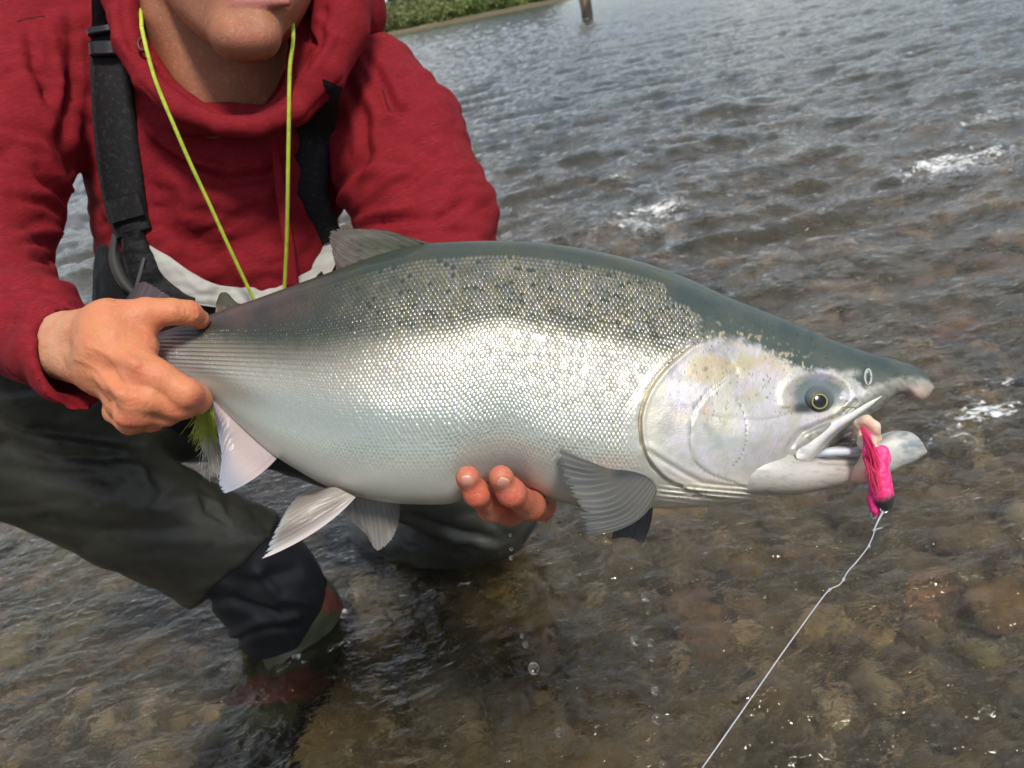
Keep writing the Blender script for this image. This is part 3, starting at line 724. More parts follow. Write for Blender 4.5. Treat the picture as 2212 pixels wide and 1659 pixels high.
def c_dorsal(x, y, s, t, ry):
    n = noise2(x / 18, y / 10, 71, 3)
    c = mixc((0.085, 0.105, 0.055), (0.13, 0.12, 0.10), sstep(0.2, 0.9, t)); c = mixc(c, (0.16, 0.10, 0.10), 0.7 * sstep(0.45, 1, s)); c = mixc(c, c * 0.65, ry * 0.6)
    return mixc(c, (0.03, 0.035, 0.03), 0.8 * sstep(0.3, 0.42, noise2(x / 16, y / 6, 72, 1)) * sstep(0.7, 0.3, t))
fin('dorsal_fin', [(1012, 543), (975, 541), (930, 548), (860, 562), (790, 578), (722, 594)], [(905, 524), (868, 508), (838, 498), (785, 493), (722, 495), (710, 508), (716, 540), (726, 578)], None,
    0.0, 0.004, c_dorsal, rays=12, jag=0.05, seed=5, thick=0.0012)
def c_pale(dark, ctr=0.5):
    def f(x, y, s, t, ry):
        c = mixc((0.74, 0.66, 0.66), (0.60, 0.66, 0.74), sstep(0.5, 1.0, t)); n = noise2(s * 14, t * 3, 75, 2)
        c = mixc(c, dark, np.clip((ry * 0.75 + 0.35 * n) * sstep(1.0, 0.75, t) * sstep(0.1, 0.3, s), 0, 1) * 0.85); return c
    return f
def c_anal(x, y, s, t, ry):
    c = mixc((0.66, 0.55, 0.55), (0.44, 0.48, 0.58), sstep(0.35, 0.95, t)); c = mixc(c, (0.22, 0.23, 0.30), 0.85 * ry * sstep(0.22, 0.6, s) * sstep(0.15, 0.5, t) * sstep(1.05, 0.8, t))
    return mixc(c, (0.42, 0.30, 0.10), 0.7 * np.exp(-(t / 0.06) ** 2) * sstep(0.2, 0.6, s))
fin('anal_fin', [(598, 990), (575, 970), (548, 946), (522, 920), (497, 893), (478, 872), (461, 858)], [(483, 1067), (474, 1052), (473, 1030), (478, 992), (473, 950), (467, 912), (459, 872)],
    [(546, 1036), (524, 1012), (508, 985), (496, 950), (482, 918), (471, 893), (460, 866)], 0.0, 0.006, c_anal, rays=15, jag=0.07, seed=8)
def c_pelv(x, y, s, t, ry):
    c = mixc((0.48, 0.44, 0.40), (0.52, 0.56, 0.60), sstep(0.7, 1.0, t)); c = mixc(c, (0.20, 0.16, 0.15), 0.85 * np.exp(-((s - 0.17 - 0.1 * ry) / 0.10) ** 2) * sstep(0.03, 0.2, t) * sstep(1, 0.85, t))
    c = mixc(c, (0.34, 0.29, 0.25), 0.6 * ry * sstep(0.15, 0.3, s) * sstep(0.98, 0.7, t)); return mixc(c, (0.80, 0.74, 0.74), sstep(0.10, 0.04, s))
fin('pelvic_fin', [(768, 1074), (758, 1068), (746, 1062), (734, 1056), (724, 1052)], [(563, 1209), (578, 1180), (592, 1150), (606, 1122), (622, 1096), (642, 1072), (676, 1056)],
    [(682, 1148), (670, 1128), (664, 1108), (662, 1090), (668, 1074), (680, 1062), (700, 1054)], 0.018, 0.034, c_pelv, rays=13, jag=0.08, seed=9)
def c_grey(x, y, s, t, ry):
    c = mixc((0.30, 0.28, 0.26), (0.40, 0.38, 0.37), sstep(0.3, 1, t)); return mixc(c, c * 0.5, ry * 0.7)
fin('pelvic_fin', [(748, 1068), (790, 1072), (830, 1078), (862, 1084)], [(736, 1108), (786, 1152), (806, 1184), (820, 1190), (846, 1166), (860, 1130), (864, 1100)], None, -0.022, -0.035, c_grey, rays=11, jag=0.04, seed=10)
def c_pect(x, y, s, t, ry):
    c = mixc((0.13, 0.13, 0.12), (0.25, 0.245, 0.23), sstep(0.3, 0.95, t)); c = mixc(c, (0.06, 0.07, 0.08), 0.75 * ry * sstep(0.25, 0.6, t))
    c = mixc(c, (0.10, 0.12, 0.16), 0.8 * sstep(0.80, 0.95, t) * sstep(0.6, 0.85, s)); c = mixc(c, (0.40, 0.39, 0.34), 0.45 * (1 - ry) ** 6 * sstep(0.2, 0.5, t))
    return mixc(c, (0.035, 0.045, 0.06), 0.85 * np.exp(-((y - 1022) / 12) ** 2) * sstep(1310, 1340, x))
fin('pectoral_fin', [(1312, 1010), (1340, 1014), (1372, 1020), (1398, 1030), (1414, 1044), (1419, 1060)], [(1203, 966), (1209, 1008), (1226, 1056), (1250, 1094), (1252, 1140), (1267, 1157)],
    [(1255, 990), (1276, 1022), (1304, 1056), (1332, 1090), (1352, 1112), (1372, 1128)], 0.040, 0.056, c_pect, rays=14, jag=0.11, seed=12, ridge=0.0003, curl=0.006)
def c_dark(x, y, s, t, ry): return mixc((0.10, 0.10, 0.10), (0.045, 0.045, 0.05), ry)
fin('pectoral_fin', [(1352, 1080), (1380, 1085), (1412, 1090)], [(1322, 1168), (1358, 1164), (1390, 1177)], [(1332, 1130), (1368, 1130), (1406, 1135)], -0.040, -0.050, c_dark, rays=12, jag=0.05, seed=14)
def c_adip(x, y, s, t, ry): return mixc((0.09, 0.09, 0.06), (0.30, 0.18, 0.12), sstep(0.5, 0.9, s) * sstep(0.6, 0.2, t))
fin('adipose_fin', [(520, 660), (500, 668), (478, 674), (466, 680)], [(505, 648), (490, 632), (476, 634), (468, 652)], None, -0.004, -0.008, c_adip, rays=3, jag=0.03, seed=15, ridge=0.0001, thick=0.001)
def c_tail(x, y, s, t, ry): return mixc((0.13, 0.085, 0.10), (0.06, 0.045, 0.055), ry)
fin('tail_fin', [(268, 728), (255, 742), (250, 758), (262, 776)], [(372, 640), (332, 616), (306, 610), (272, 650), (236, 720), (226, 780), (250, 850), (285, 880)],
    None, -0.015, -0.040, c_tail, rays=16, jag=0.02, seed=16)
# ================================================================== THE RIVER
def bed_z(x, y):
    r = np.hypot(x, y)
    z = -0.13 - 0.035 * sstep(1.0, 2.2, y) - 0.10 * sstep(2.0, 4.5, y) - 0.45 * sstep(4, 14, y) + 0.03 * sstep(0.2, 1.2, x)
    z = z + 0.95 * sstep(70, 86, y)
    return z + 0.020 * noise2(x * 2.2, y * 2.2, 101, 3) + 0.006 * noise2(x * 14, y * 14, 103, 2)
def polar(r0, r1, nr, wide, nfront, nback):
    r = r0 * (r1 / r0) ** np.linspace(0, 1, nr)
    a = np.concatenate([np.linspace(-wide, wide, nfront, endpoint=False), np.linspace(wide, 2 * PI - wide, nback, endpoint=False)])
    Rr, Aa = np.meshgrid(r, a, indexing='ij')
    return Rr, Rr * np.sin(Aa), Rr * np.cos(Aa), grid_faces(nr, len(a), True)
FOAM = [(1.84, 2.96, .30, .12, 1.25), (2.3, 3.48, .22, .08, 1.15), (1.98, 3.08, .15, .05, .8), (0.65, 3.05, .22, .16, 1.1), (0.52, 3.35, .12, .12, .6), (0.68, 3.84, .16, .05, .7), (0.77, 1.22, .09, .035, .95), (0.86, 1.27, .10, .03, 1.0),
        (0.70, 1.18, .06, .025, .6), (1.02, 3.17, .10, .05, .55), (0.95, 1.36, .10, .03, .6), (4.21, 25.1, .55, .45, 1.0), (3.5, 25.3, .4, .25, .8), (0.42, 7.66, .2, .08, .5), (1.25, 2.9, .10, .05, .5), (-0.36, 1.06, .03, .015, .7), (-0.42, .99, .035, .012, .75), (-0.33, 1.0, .05, .015, .5), (-.16, 1.08, .07, .012, .5), (-.52, 1.0, .04, .012, .5), (1.5, 2.2, .10, .04, .5), (0.3, 3.6, .1, .05, .5)]
def wave_h(x, y):
    r = np.hypot(x, y)
    wx = x + 0.10 * noise2(x * 1.3, y * 1.3, 201, 2); wy = y + 0.10 * noise2(x * 1.3, y * 1.3, 202, 2)
    c, s = math.cos(0.16), math.sin(0.16); u = c * wx + s * wy; v = -s * wx + c * wy
    far = sstep(1.1, 3.2, y + 0.25 * x) ; lee = 1 - 0.7 * sstep(0.15, -0.5, x) * sstep(2.6, 1.6, y)
    def ridg(a, b, sd): return 0.5 - np.abs(noise2(a, b, sd, 1)) * 1.6
    h = 0.050 * far * noise2(u * 0.9, v * 1.7, 203, 2)
    h += 0.036 * far * ridg(u * 1.9, v * 3.6, 205)
    h += 0.017 * (0.20 + 0.80 * far) * ridg(u * 4.6, v * 8.0, 207)
    h += 0.0064 * (0.45 + 0.55 * far) * lee * ridg(u * 10, v * 17, 209)
    h += 0.0066 * (.6 + .4 * lee) * noise2(u * 17, v * 30, 211)
    h += 0.0028 * (.6 + .4 * lee) * ridg(u * 34, v * 58, 213) * sstep(6, 3, r)
    h += 0.0009 * noise2(u * 70, v * 110, 217) * sstep(3.5, 2, r)
    # rings and wake where the boot, the knee and the post break the surface
    for (cx, cy, a, lam) in ((-0.44, 1.08, .0002, .030), (-0.08, 1.17, .0002, .034)):
        d = np.hypot(x - cx, y - cy); h += a * np.sin(d / lam * 2 * PI + 3 * noise2(x * 9, y * 9, 219)) * np.exp(-((d - .10) / .16) ** 2)
    return h * sstep(0.0, 0.25, r)
Rr, Xw, Yw, Fw_ = polar(0.04, 92.0, 900, math.radians(50), 760, 90)
Hh = wave_h(Xw, Yw)
foam = np.zeros_like(Xw)
for (cx, cy, sx, sy, a) in FOAM:
    near = (np.abs(Xw - cx) < 5 * sx) & (np.abs(Yw - cy) < 5 * sy)
    g = a * np.exp(-(((Xw[near] - cx - (Yw[near] - cy) * .5) / sx) ** 2 + ((Yw[near] - cy) / (sy * 1.4)) ** 2)); foam[near] = np.maximum(foam[near], g * (0.75 + 0.9 * noise2(Xw[near] * 9, Yw[near] * 12, 231, 2)))
ns_ = max(1, 1)
fsc = 1.0 / (0.012 * np.maximum(Rr, 0.6))
fn = noise2(Xw * 42, Yw * 60, 221, 3) * (Rr < 8) + noise2(Xw * 6, Yw * 8, 222, 2) * (Rr >= 8)
foam_m = foam
Hh = Hh + foam_m * 0.010 * (0.5 + fn)
# the swell piles up a little where foam breaks
depth_m = sstep(1.6, 9.0, Yw + 0.3 * Xw)
water = bpy.data.materials.new('river_water'); water.use_nodes = True
t_ = water.node_tree; t_.nodes.clear(); Nn_ = t_.nodes.new; Lk = t_.links.new
o_ = Nn_('ShaderNodeOutputMaterial'); fr = Nn_('ShaderNodeFresnel'); fr.inputs['IOR'].default_value = 1.50
rf = Nn_('ShaderNodeBsdfRefraction'); rf.inputs['IOR'].default_value = 1.333; rf.inputs['Roughness'].default_value = 0.0; rf.inputs['Color'].default_value = (0.99, 0.96, 0.85, 1)
gl = Nn_('ShaderNodeBsdfGlossy'); gl.inputs['Roughness'].default_value = 0.035; gl.inputs['Color'].default_value = (1, 1, 1, 1)
df = Nn_('ShaderNodeBsdfDiffuse'); at = Nn_('ShaderNodeAttribute'); at.attribute_name = 'silt'; af = Nn_('ShaderNodeAttribute'); af.attribute_name = 'foam'
df.inputs['Color'].default_value = (0.050, 0.062, 0.048, 1)
fo = Nn_('ShaderNodeBsdfDiffuse'); fo.inputs['Color'].default_value = (0.82, 0.84, 0.85, 1)
m1 = Nn_('ShaderNodeMixShader'); m2 = Nn_('ShaderNodeMixShader'); m3 = Nn_('ShaderNodeMixShader')
tcw = Nn_('ShaderNodeTexCoord'); mw = Nn_('ShaderNodeMapping'); mw.inputs['Scale'].default_value = (1, 1.7, 1); mw.inputs['Rotation'].default_value = (0, 0, -0.16)
Lk(tcw.outputs['Object'], mw.inputs['Vector']); prev = None
for (sc, st, ds) in ((9, 0.5, 0.016), (38, 0.7, 0.008), (120, 0.5, 0.0016)):
    n = Nn_('ShaderNodeTexNoise'); n.inputs['Scale'].default_value = sc; n.inputs['Detail'].default_value = 3; n.inputs['Distortion'].default_value = 0.6
    Lk(mw.outputs[0], n.inputs['Vector']); b = Nn_('ShaderNodeBump'); b.inputs['Strength'].default_value = st; b.inputs['Distance'].default_value = ds
    Lk(n.outputs['Fac'], b.inputs['Height'])
    if prev: Lk(prev.outputs[0], b.inputs['Normal'])
    prev = b
for n in (fr, rf, gl): Lk(prev.outputs[0], n.inputs['Normal'])
Lk(at.outputs['Fac'], m1.inputs[0]); Lk(rf.outputs[0], m1.inputs[1]); Lk(df.outputs[0], m1.inputs[2])
Lk(fr.outputs[0], m2.inputs[0]); Lk(m1.outputs[0], m2.inputs[1]); Lk(gl.outputs[0], m2.inputs[2])
fz = Nn_('ShaderNodeTexNoise'); fz.inputs['Scale'].default_value = 42; fz.inputs['Detail'].default_value = 7; fz.inputs['Roughness'].default_value = 0.7; fz.inputs['Distortion'].default_value = 0.8; Lk(mw.outputs[0], fz.inputs['Vector'])
fm = Nn_('ShaderNodeMath'); fm.operation = 'MULTIPLY_ADD'; fm.inputs[1].default_value = 4.2; fm.inputs[2].default_value = -2.25; Lk(fz.outputs['Fac'], fm.inputs[0])
fa_ = Nn_('ShaderNodeMath'); fa_.operation = 'ADD'; Lk(fm.outputs[0], fa_.inputs[0]); Lk(af.outputs['Fac'], fa_.inputs[1])
fr_m = Nn_('ShaderNodeMapRange'); fr_m.inputs['From Min'].default_value = 0.52; fr_m.inputs['From Max'].default_value = 1.0; fr_m.inputs['To Max'].default_value = 0.85; Lk(fa_.outputs[0], fr_m.inputs['Value'])
Lk(fr_m.outputs[0], m3.inputs[0]); Lk(m2.outputs[0], m3.inputs[1]); Lk(fo.outputs[0], m3.inputs[2]); Lk(m3.outputs[0], o_.inputs['Surface'])
wo = make_obj('river_water', np.stack([Xw, Yw, Hh], -1).reshape(-1, 3), Fw_, water, attrs={'silt': (0.03 + 0.50 * depth_m).ravel(), 'foam': foam_m.ravel()})
tag(wo, 'rippled grey-green river surface with small whitecaps', kind='structure')
print('water', len(Xw.ravel()))

# river bed
m_bed = mat('river_bed', base=(0.17, 0.125, 0.06), rough=0.9, bump=[(40, 0.6, 0.01), (200, 0.5, 0.003)],
            noise_mix=[(6, (0.055, 0.05, 0.025), 0.4, 0.65, 0.9), (38, (0.24, 0.20, 0.13), 0.5, 0.68, 0.8), (120, (0.06, 0.055, 0.04), 0.5, 0.6, 0.7)])
Rb, Xb, Yb, Fb = polar(0.04, 92.0, 260, math.radians(55), 220, 60)
bed = make_obj('river_bed', np.stack([Xb, Yb, bed_z(Xb, Yb)], -1).reshape(-1, 3), Fb, m_bed)
tag(bed, 'brown gravel bed of the river seen through shallow water', kind='structure')
# cobbles: each one under the shallow water in view is its own part of the bed
import bmesh
def stone_mesh(k, sub=3):
    bm = bmesh.new(); bmesh.ops.create_icosphere(bm, subdivisions=sub, radius=1.0)
    v = np.array([q.co for q in bm.verts]); f = np.array([[q.index for q in p.verts] for p in bm.faces]); bm.free()
    fl = np.array([1.0, rng.uniform(0.6, 0.95), rng.uniform(0.38, 0.6)])
    n = fbm(v * 0.8 + k * 7.1, 2, k); n2 = noise(v * 2.2 + k, k + 5)
    v = v * (1 + 0.42 * n + 0.10 * n2)[:, None]
    v = np.sign(v) * np.abs(v) ** 0.88
    return v * fl, f
m_stone = mat('wet_cobble', rough=0.6, rand=[(0.17, 0.12, 0.05), (0.40, 0.29, 0.15), (0.10, 0.09, 0.055), (0.44, 0.30, 0.15), (0.21, 0.18, 0.12), (0.32, 0.16, 0.075), (0.19, 0.16, 0.055), (0.46, 0.37, 0.23), (0.11, 0.095, 0.055), (0.38, 0.21, 0.12)],
              noise_mix=[(2.6, (0.05, 0.048, 0.022), 0.45, 0.7, 0.75), (9, (0.27, 0.24, 0.18), 0.6, 0.75, 0.45), (30, (0.05, 0.045, 0.03), 0.55, 0.7, 0.5)], bump=[(8, 0.4, 0.06)])
SM = [stone_mesh(k) for k in range(9)]
smesh = []
for k, (v, f) in enumerate(SM):
    o = make_obj('stone', v, f, m_stone); smesh.append(o.data); bpy.data.objects.remove(o)
spots = []
def try_put(n, ylo, yhi, rlo, rhi, ov):
    tries = 0; got = 0
    while got < n and tries < n * 60:
        tries += 1
        y = rng.uniform(ylo, yhi); hw = 0.72 * y + 0.35; x = rng.uniform(-hw * 1.05, hw * 1.0)
        r = rng.uniform(rlo, rhi) * (0.8 + 0.12 * y)
        if any((x - a) ** 2 + (y - b) ** 2 < ((r + c) * ov) ** 2 for a, b, c in spots): continue
        spots.append((x, y, r)); got += 1
try_put(60, 0.42, 2.1, 0.062, 0.095, 0.80)
try_put(110, 0.40, 2.1, 0.036, 0.056, 0.76)
try_put(130, 0.40, 1.9, 0.020, 0.034, 0.70)
spots.sort(key=lambda q: -q[2])
for (x, y, r) in spots[:296]:
    o = bpy.data.objects.new('stone', smesh[int(rng.integers(9))]); COL.objects.link(o); o.parent = bed
    o.location = (x, y, float(bed_z(np.array(x), np.array(y))) + r * 0.10); o.scale = (r, r, r * rng.uniform(0.8, 1.1))
    o.rotation_euler = (rng.normal(0, .15), rng.normal(0, .15), rng.uniform(0, 6.28))
vs, fs, off = [], [], 0
lo = [stone_mesh(20 + k, 2) for k in range(5)]
for k in range(3600):
    y = 1.9 + 9 * rng.uniform(0, 1) ** 1.6; x = rng.uniform(-1, 1) * (0.75 * y + 0.6); r = rng.uniform(0.03, 0.11) * (0.8 + 0.05 * y)
    if k > 1900: y = rng.uniform(0.4, 2.4); x = rng.uniform(-1, 1) * (0.72 * y + 0.4); r = rng.uniform(0.008, 0.028)
    v, f = lo[k % 5]; a = rng.uniform(0, 6.28); c, s = math.cos(a), math.sin(a)
    q = np.stack([v[:, 0] * c - v[:, 1] * s, v[:, 0] * s + v[:, 1] * c, v[:, 2]], -1) * r + [x, y, float(bed_z(np.array(x), np.array(y))) + r * 0.1]
    vs.append(q); fs.append(f + off); off += len(v)
m_cob2 = mat('deep_cobble', base=(0.13, 0.11, 0.07), rough=0.6, noise_mix=[(5, (0.40, 0.28, 0.17), 0.48, 0.55, 0.9), (5.1, (0.06, 0.06, 0.035), 0.5, 0.6, 0.9), (60, (0.25, 0.21, 0.15), 0.55, 0.7, 0.5)])
o = make_obj('gravel', np.vstack(vs), np.vstack(fs), m_cob2, bed); o['kind'] = 'stuff'

# ------------------------------------------------------------------ far bank, bushes, trees
m_bank = mat('river_bank_soil', base=(0.42, 0.34, 0.20), rough=0.95, noise_mix=[(0.05, (0.09, 0.12, 0.04), 0.35, 0.5, 0.9), (0.8, (0.20, 0.17, 0.10), 0.45, 0.6, 0.7)], bump=[(2, 0.5, 0.2)])
nx_, ny_ = 120, 60
bx = np.linspace(-420, 420, nx_); by = 84.0 * (1500 / 84.0) ** np.linspace(0, 1, ny_)
BX, BY = np.meshgrid(bx, by, indexing='ij')
shore = 1.2 * noise2(BX / 14, 0 * BX, 301, 2)
BZ = -0.35 + 0.75 * sstep(84.5, 90, BY + shore) + 1.2 * sstep(92, 160, BY) + 5 * sstep(200, 900, BY) + 0.12 * noise2(BX / 6, BY / 6, 302, 2)
bank = make_obj('river_bank', np.stack([BX, BY, BZ], -1).reshape(-1, 3), grid_faces(nx_, ny_), m_bank)
tag(bank, 'sandy far bank of the river under bushes', kind='structure')
def leaf_clump(n, seed, kind):
    g = np.random.default_rng(seed); vs, fs = [], []
    if kind == 'bush':
        lob = g.normal(0, 0.42, (9, 3)); lob[:, 2] = np.abs(lob[:, 2]) * 0.7 + 0.25; lr = g.uniform(0.32, 0.58, 9)
        k = g.integers(0, 9, n); d = g.normal(size=(n, 3)); d /= np.linalg.norm(d, axis=1)[:, None]
        c = lob[k] + d * (lr[k] * g.uniform(0.55, 1.08, n))[:, None]; c[:, 2] = np.maximum(c[:, 2], 0.02); sz = g.uniform(0.05, 0.10, n)
    elif kind == 'conifer':
        z = g.uniform(0.08, 1, n) ** 0.9; a = g.uniform(0, 2 * PI, n); tier = 0.75 + 0.25 * np.sin(z * 60); r = (1.02 - z) * 0.24 * tier * np.sqrt(g.uniform(0.25, 1, n)) * (1 + 0.25 * np.sin(a * 5 + z * 20))
        c = np.stack([r * np.cos(a), r * np.sin(a), z - r * 0.25], -1); sz = g.uniform(0.012, 0.026, n)
    else:
        lob = g.normal(0, 0.16, (12, 3)); lob[:, 2] = g.uniform(0.35, 0.92, 12); lr = g.uniform(0.10, 0.2, 12)
        k = g.integers(0, 12, n); d = g.normal(size=(n, 3)); d /= np.linalg.norm(d, axis=1)[:, None]
        c = lob[k] + d * (lr[k] * g.uniform(0.5, 1.1, n))[:, None]; sz = g.uniform(0.016, 0.034, n)
    u = g.normal(size=(n, 3)); u /= np.linalg.norm(u, axis=1)[:, None]; w_ = np.cross(u, g.normal(size=(n, 3))); w_ /= np.linalg.norm(w_, axis=1)[:, None]
    v = np.stack([c + u * sz[:, None], c + w_ * sz[:, None], c - u * sz[:, None], c - w_ * sz[:, None] * 0.8], 1).reshape(-1, 3)
    return v, np.arange(n * 4).reshape(n, 4)
m_leaf = [mat('bush_leaf', rough=0.6, rand=[(0.26, 0.32, 0.10), (0.20, 0.27, 0.09), (0.30, 0.32, 0.13), (0.22, 0.20, 0.11)], noise_mix=[(3, (0.08, 0.12, 0.035), 0.45, 0.6, 0.8)], translucent=0.25),
          mat('needle', rough=0.7, rand=[(0.035, 0.06, 0.04), (0.05, 0.075, 0.045)], noise_mix=[(12, (0.02, 0.035, 0.025), 0.45, 0.6, 0.8)]),
          mat('tree_leaf', rough=0.6, rand=[(0.06, 0.10, 0.045), (0.045, 0.08, 0.04)], noise_mix=[(6, (0.03, 0.05, 0.02), 0.45, 0.6, 0.8)], translucent=0.2)]
m_bark = mat('bark', base=(0.10, 0.08, 0.06), rough=0.9, bump=[(30, 0.5, 0.01)])
def proto(name, kind, n, sd, m):
    v, f = leaf_clump(n, sd, kind); o = make_obj(name, v, f, m, smooth=False); d = o.data; bpy.data.objects.remove(o); return d
bush_m = [proto('foliage', 'bush', 900, 40 + k, m_leaf[0]) for k in range(4)]
con_m = [proto('crown', 'conifer', 2200, 50 + k, m_leaf[1]) for k in range(3)]
dec_m = [proto('crown', 'leafy', 2200, 60 + k, m_leaf[2]) for k in range(3)]
v, f = tube([(0, 0, 0), (0.01, 0, 0.3), (0, 0.01, 0.6), (0, 0, 0.95)], [0.022, 0.018, 0.012, 0.004], 7)
lv, lf = [], []
for k in range(7):
    a = k * 2.4; z = 0.35 + k * 0.075; lvv, lff = tube([(0, 0, z), (0.07 * math.cos(a), 0.07 * math.sin(a), z + 0.05), (0.15 * math.cos(a), 0.15 * math.sin(a), z + 0.12)], [0.009, 0.006, 0.003], 5); lv.append((lvv, lff))
tv, tf, _ = merge([(v, f)] + lv); o = make_obj('trunk', tv, tf, m_bark); trunk_m = o.data; bpy.data.objects.remove(o)
v, f = tube([(0, 0, -0.05), (0.03, 0, 0.2), (0, 0.03, 0.5)], [0.04, 0.03, 0.015], 6)
sv_ = [(v, f)]
for k in range(5):
    a = k * 1.26; sv_.append(tube([(0, 0, -0.03), (0.2 * math.cos(a), 0.2 * math.sin(a), 0.3), (0.35 * math.cos(a), 0.35 * math.sin(a), 0.6)], [0.03, 0.02, 0.01], 5))
tv, tf, _ = merge(sv_); o = make_obj('stem', tv, tf, m_bark); stem_m = o.data; bpy.data.objects.remove(o)
def plant(name, kind_meshes, tr, x, y, h, wd, label, cat, group, ci):
    z = float(np.interp(y, [84, 90, 92, 160, 200, 900], [-0.3, 0.35, 0.4, 1.6, 1.6, 6.6]))
    root = bpy.data.objects.new(name, None); COL.objects.link(root); root.location = (x, y, z); root.rotation_euler = (0, 0, rng.uniform(0, 6)); tag(root, label, cat, group)
    c = bpy.data.objects.new(ci[0], kind_meshes); COL.objects.link(c); c.parent = root; c.scale = (wd, wd, h)
    s_ = bpy.data.objects.new(ci[1], tr); COL.objects.link(s_); s_.parent = root; s_.scale = (wd, wd, h)
g = np.random.default_rng(5)
ORD = 'first second third fourth fifth sixth seventh eighth ninth tenth eleventh twelfth thirteenth fourteenth fifteenth sixteenth seventeenth eighteenth nineteenth twentieth'.split()
for k in range(32):
    x = -8.6 + k * 0.68 + g.normal(0, .25); front = k % 2
    y = 90.5 + (0.8 if front else 4.5) + g.normal(0, .6); h = g.uniform(1.5, 2.6) * (1.0 if front else 1.8) * np.interp(x, [-6, 4, 9, 14], [1.15, 0.95, 0.75, 0.5])
    plant('bush', bush_m[k % 4], stem_m, x, y, h / 1.2, g.uniform(0.9, 1.7), ORD[k // 2] + ' bush from the left in the pale front row along the far sandy shore' if front else ORD[k // 2] + ' bush from the left in the taller second row behind the shore bushes', 'bush', 'front row of shore bushes' if front else 'second row of shore bushes', ('foliage', 'stem'))
for k in range(24):
    x = -11.5 + k * 1.15 + g.normal(0, .3); con = k % 3 != 0
    y = g.uniform(108, 128); h = g.uniform(5.0, 8.5) * np.interp(x, [-13, -8, 0, 10], [0.55, 0.75, 1.2, 1.3])
    if con: plant('conifer_tree', con_m[k % 3], trunk_m, x, y, h, h * 0.8, ORD[k - k // 3 - 1] + ' dark conifer from the left in the tree line behind the bushes', 'tree', 'conifers behind the far bank', ('crown', 'trunk'))
    else: plant('leafy_tree', dec_m[k % 3], trunk_m, x, y, h * 0.8, h * 0.9, ORD[k // 3] + ' round-crowned leafy tree from the left behind the bushes', 'tree', 'leafy trees behind the far bank', ('crown', 'trunk'))

# weathered post standing in the current
m_post = mat('weathered_wood', base=(0.16, 0.13, 0.10), rough=0.85, tint=True, stretch=((0, 0, 0), (1, 1, 0.15)), noise_mix=[(14, (0.06, 0.05, 0.04), 0.45, 0.6, 0.6)], bump=[(30, 0.8, 0.02)])
pz = np.linspace(-0.5, 1.5, 60); pa = np.linspace(0, 2 * PI, 40, endpoint=False); PZ, PA = np.meshgrid(pz, pa, indexing='ij')
pr = 0.155 * (1 + 0.12 * noise(np.stack([np.cos(PA) * 1.5, np.sin(PA) * 1.5, PZ * 1.2], -1), 7) + 0.05 * np.sin(PA * 9 + 2 * noise(np.stack([0 * PZ, 0 * PZ, PZ * 2], -1), 8))) * (1 + 0.10 * sstep(0.2, 1.2, PZ))
PXp = 4.24 + pr * np.cos(PA) - 0.10 * PZ + 0.05 * np.sin(PZ * 3); PYp = 25.1 + pr * np.sin(PA)
pc = mixc((0.34, 0.27, 0.19), (0.07, 0.055, 0.045), sstep(0.55, 0.25, PZ + 0.25 * np.cos(PA - 2.9)))  # dark foot; tan reaches lower on the left, painting in the lit side
pv = np.vstack([np.stack([PXp, PYp, PZ], -1).reshape(-1, 3), [[PXp[-1].mean(), PYp[-1].mean(), 1.53]]])
pf = grid_faces(60, 40, True); kk = np.arange(40); capf = np.stack([59 * 40 + kk, 59 * 40 + (kk + 1) % 40, kk * 0 + 2400], -1)
po = make_obj('wooden_post', pv, [pf[:, ::-1], capf], m_post, origin=np.array([4.24, 25.1, -0.5]), col=np.vstack([pc.reshape(-1, 3), [[.3, .25, .2]]]))
tag(po, 'weathered wooden post standing in the river with foam at its foot', 'post')
# ================================================================== THE ANGLER
person = thing('person', (-0.32, 1.22, -0.13), 'angler in a red hooded shirt and dark waders crouching in the river, holding the salmon', 'person')
m_skin = mat('skin', rough=0.50, tint=True, sss=0.15, spec=.35, noise_mix=[(60, (0.52, 0.13, 0.07), 0.5, 0.7, 0.35), (260, (0.66, 0.36, 0.22), 0.52, 0.7, 0.3)], bump=[(420, 0.35, 0.0015), (1500, 0.3, 0.0005)])
# ---- head, neck, hidden limbs
neck = union([cap((415, -20, .93, 112), (448, 250, 1.0, 112)), cap((520, -20, .93, 108), (500, 250, 1.0, 112)), cap((470, 200, .965, 90), (480, 280, 1.04, 85))], 0.03)
facef = union([ball((555, -250, .90), (.080, .112, .095)), ball((525, -60, .865), (.070, .085, .070)),
               cap((352, -70, .90, 46), (500, 76, .822, 42)), cap((660, -80, .885, 34), (548, 80, .818, 42)),
               cap((505, 74, .806, 42), (560, 74, .806, 42)), cap((520, -10, .82, 62), (580, -10, .82, 60)),
               cap((585, -160, .80, 20), (592, -90, .775, 20)), cap((572, -84, .80, 18), (615, -84, .80, 18)),
               cap((480, -190, .83, 30), (690, -200, .83, 30))], 0.022)
lipu = cap((505, -10, .7915, 10), (622, -14, .7925, 9)); lipl = cap((508, 6, .7925, 12), (618, 4, .7935, 11))
cut1 = cap((500, 40, .772, 16), (612, 38, .774, 16)); cutm = cap((498, -2, .778, 3), (628, -5, .780, 3))
ears = union([ball((318, -190, .92), (.012, .032, .02)), ball((770, -200, .92), (.012, .032, .02))], .01)
eyes_c = [(505, -205, .822), (655, -212, .822)]
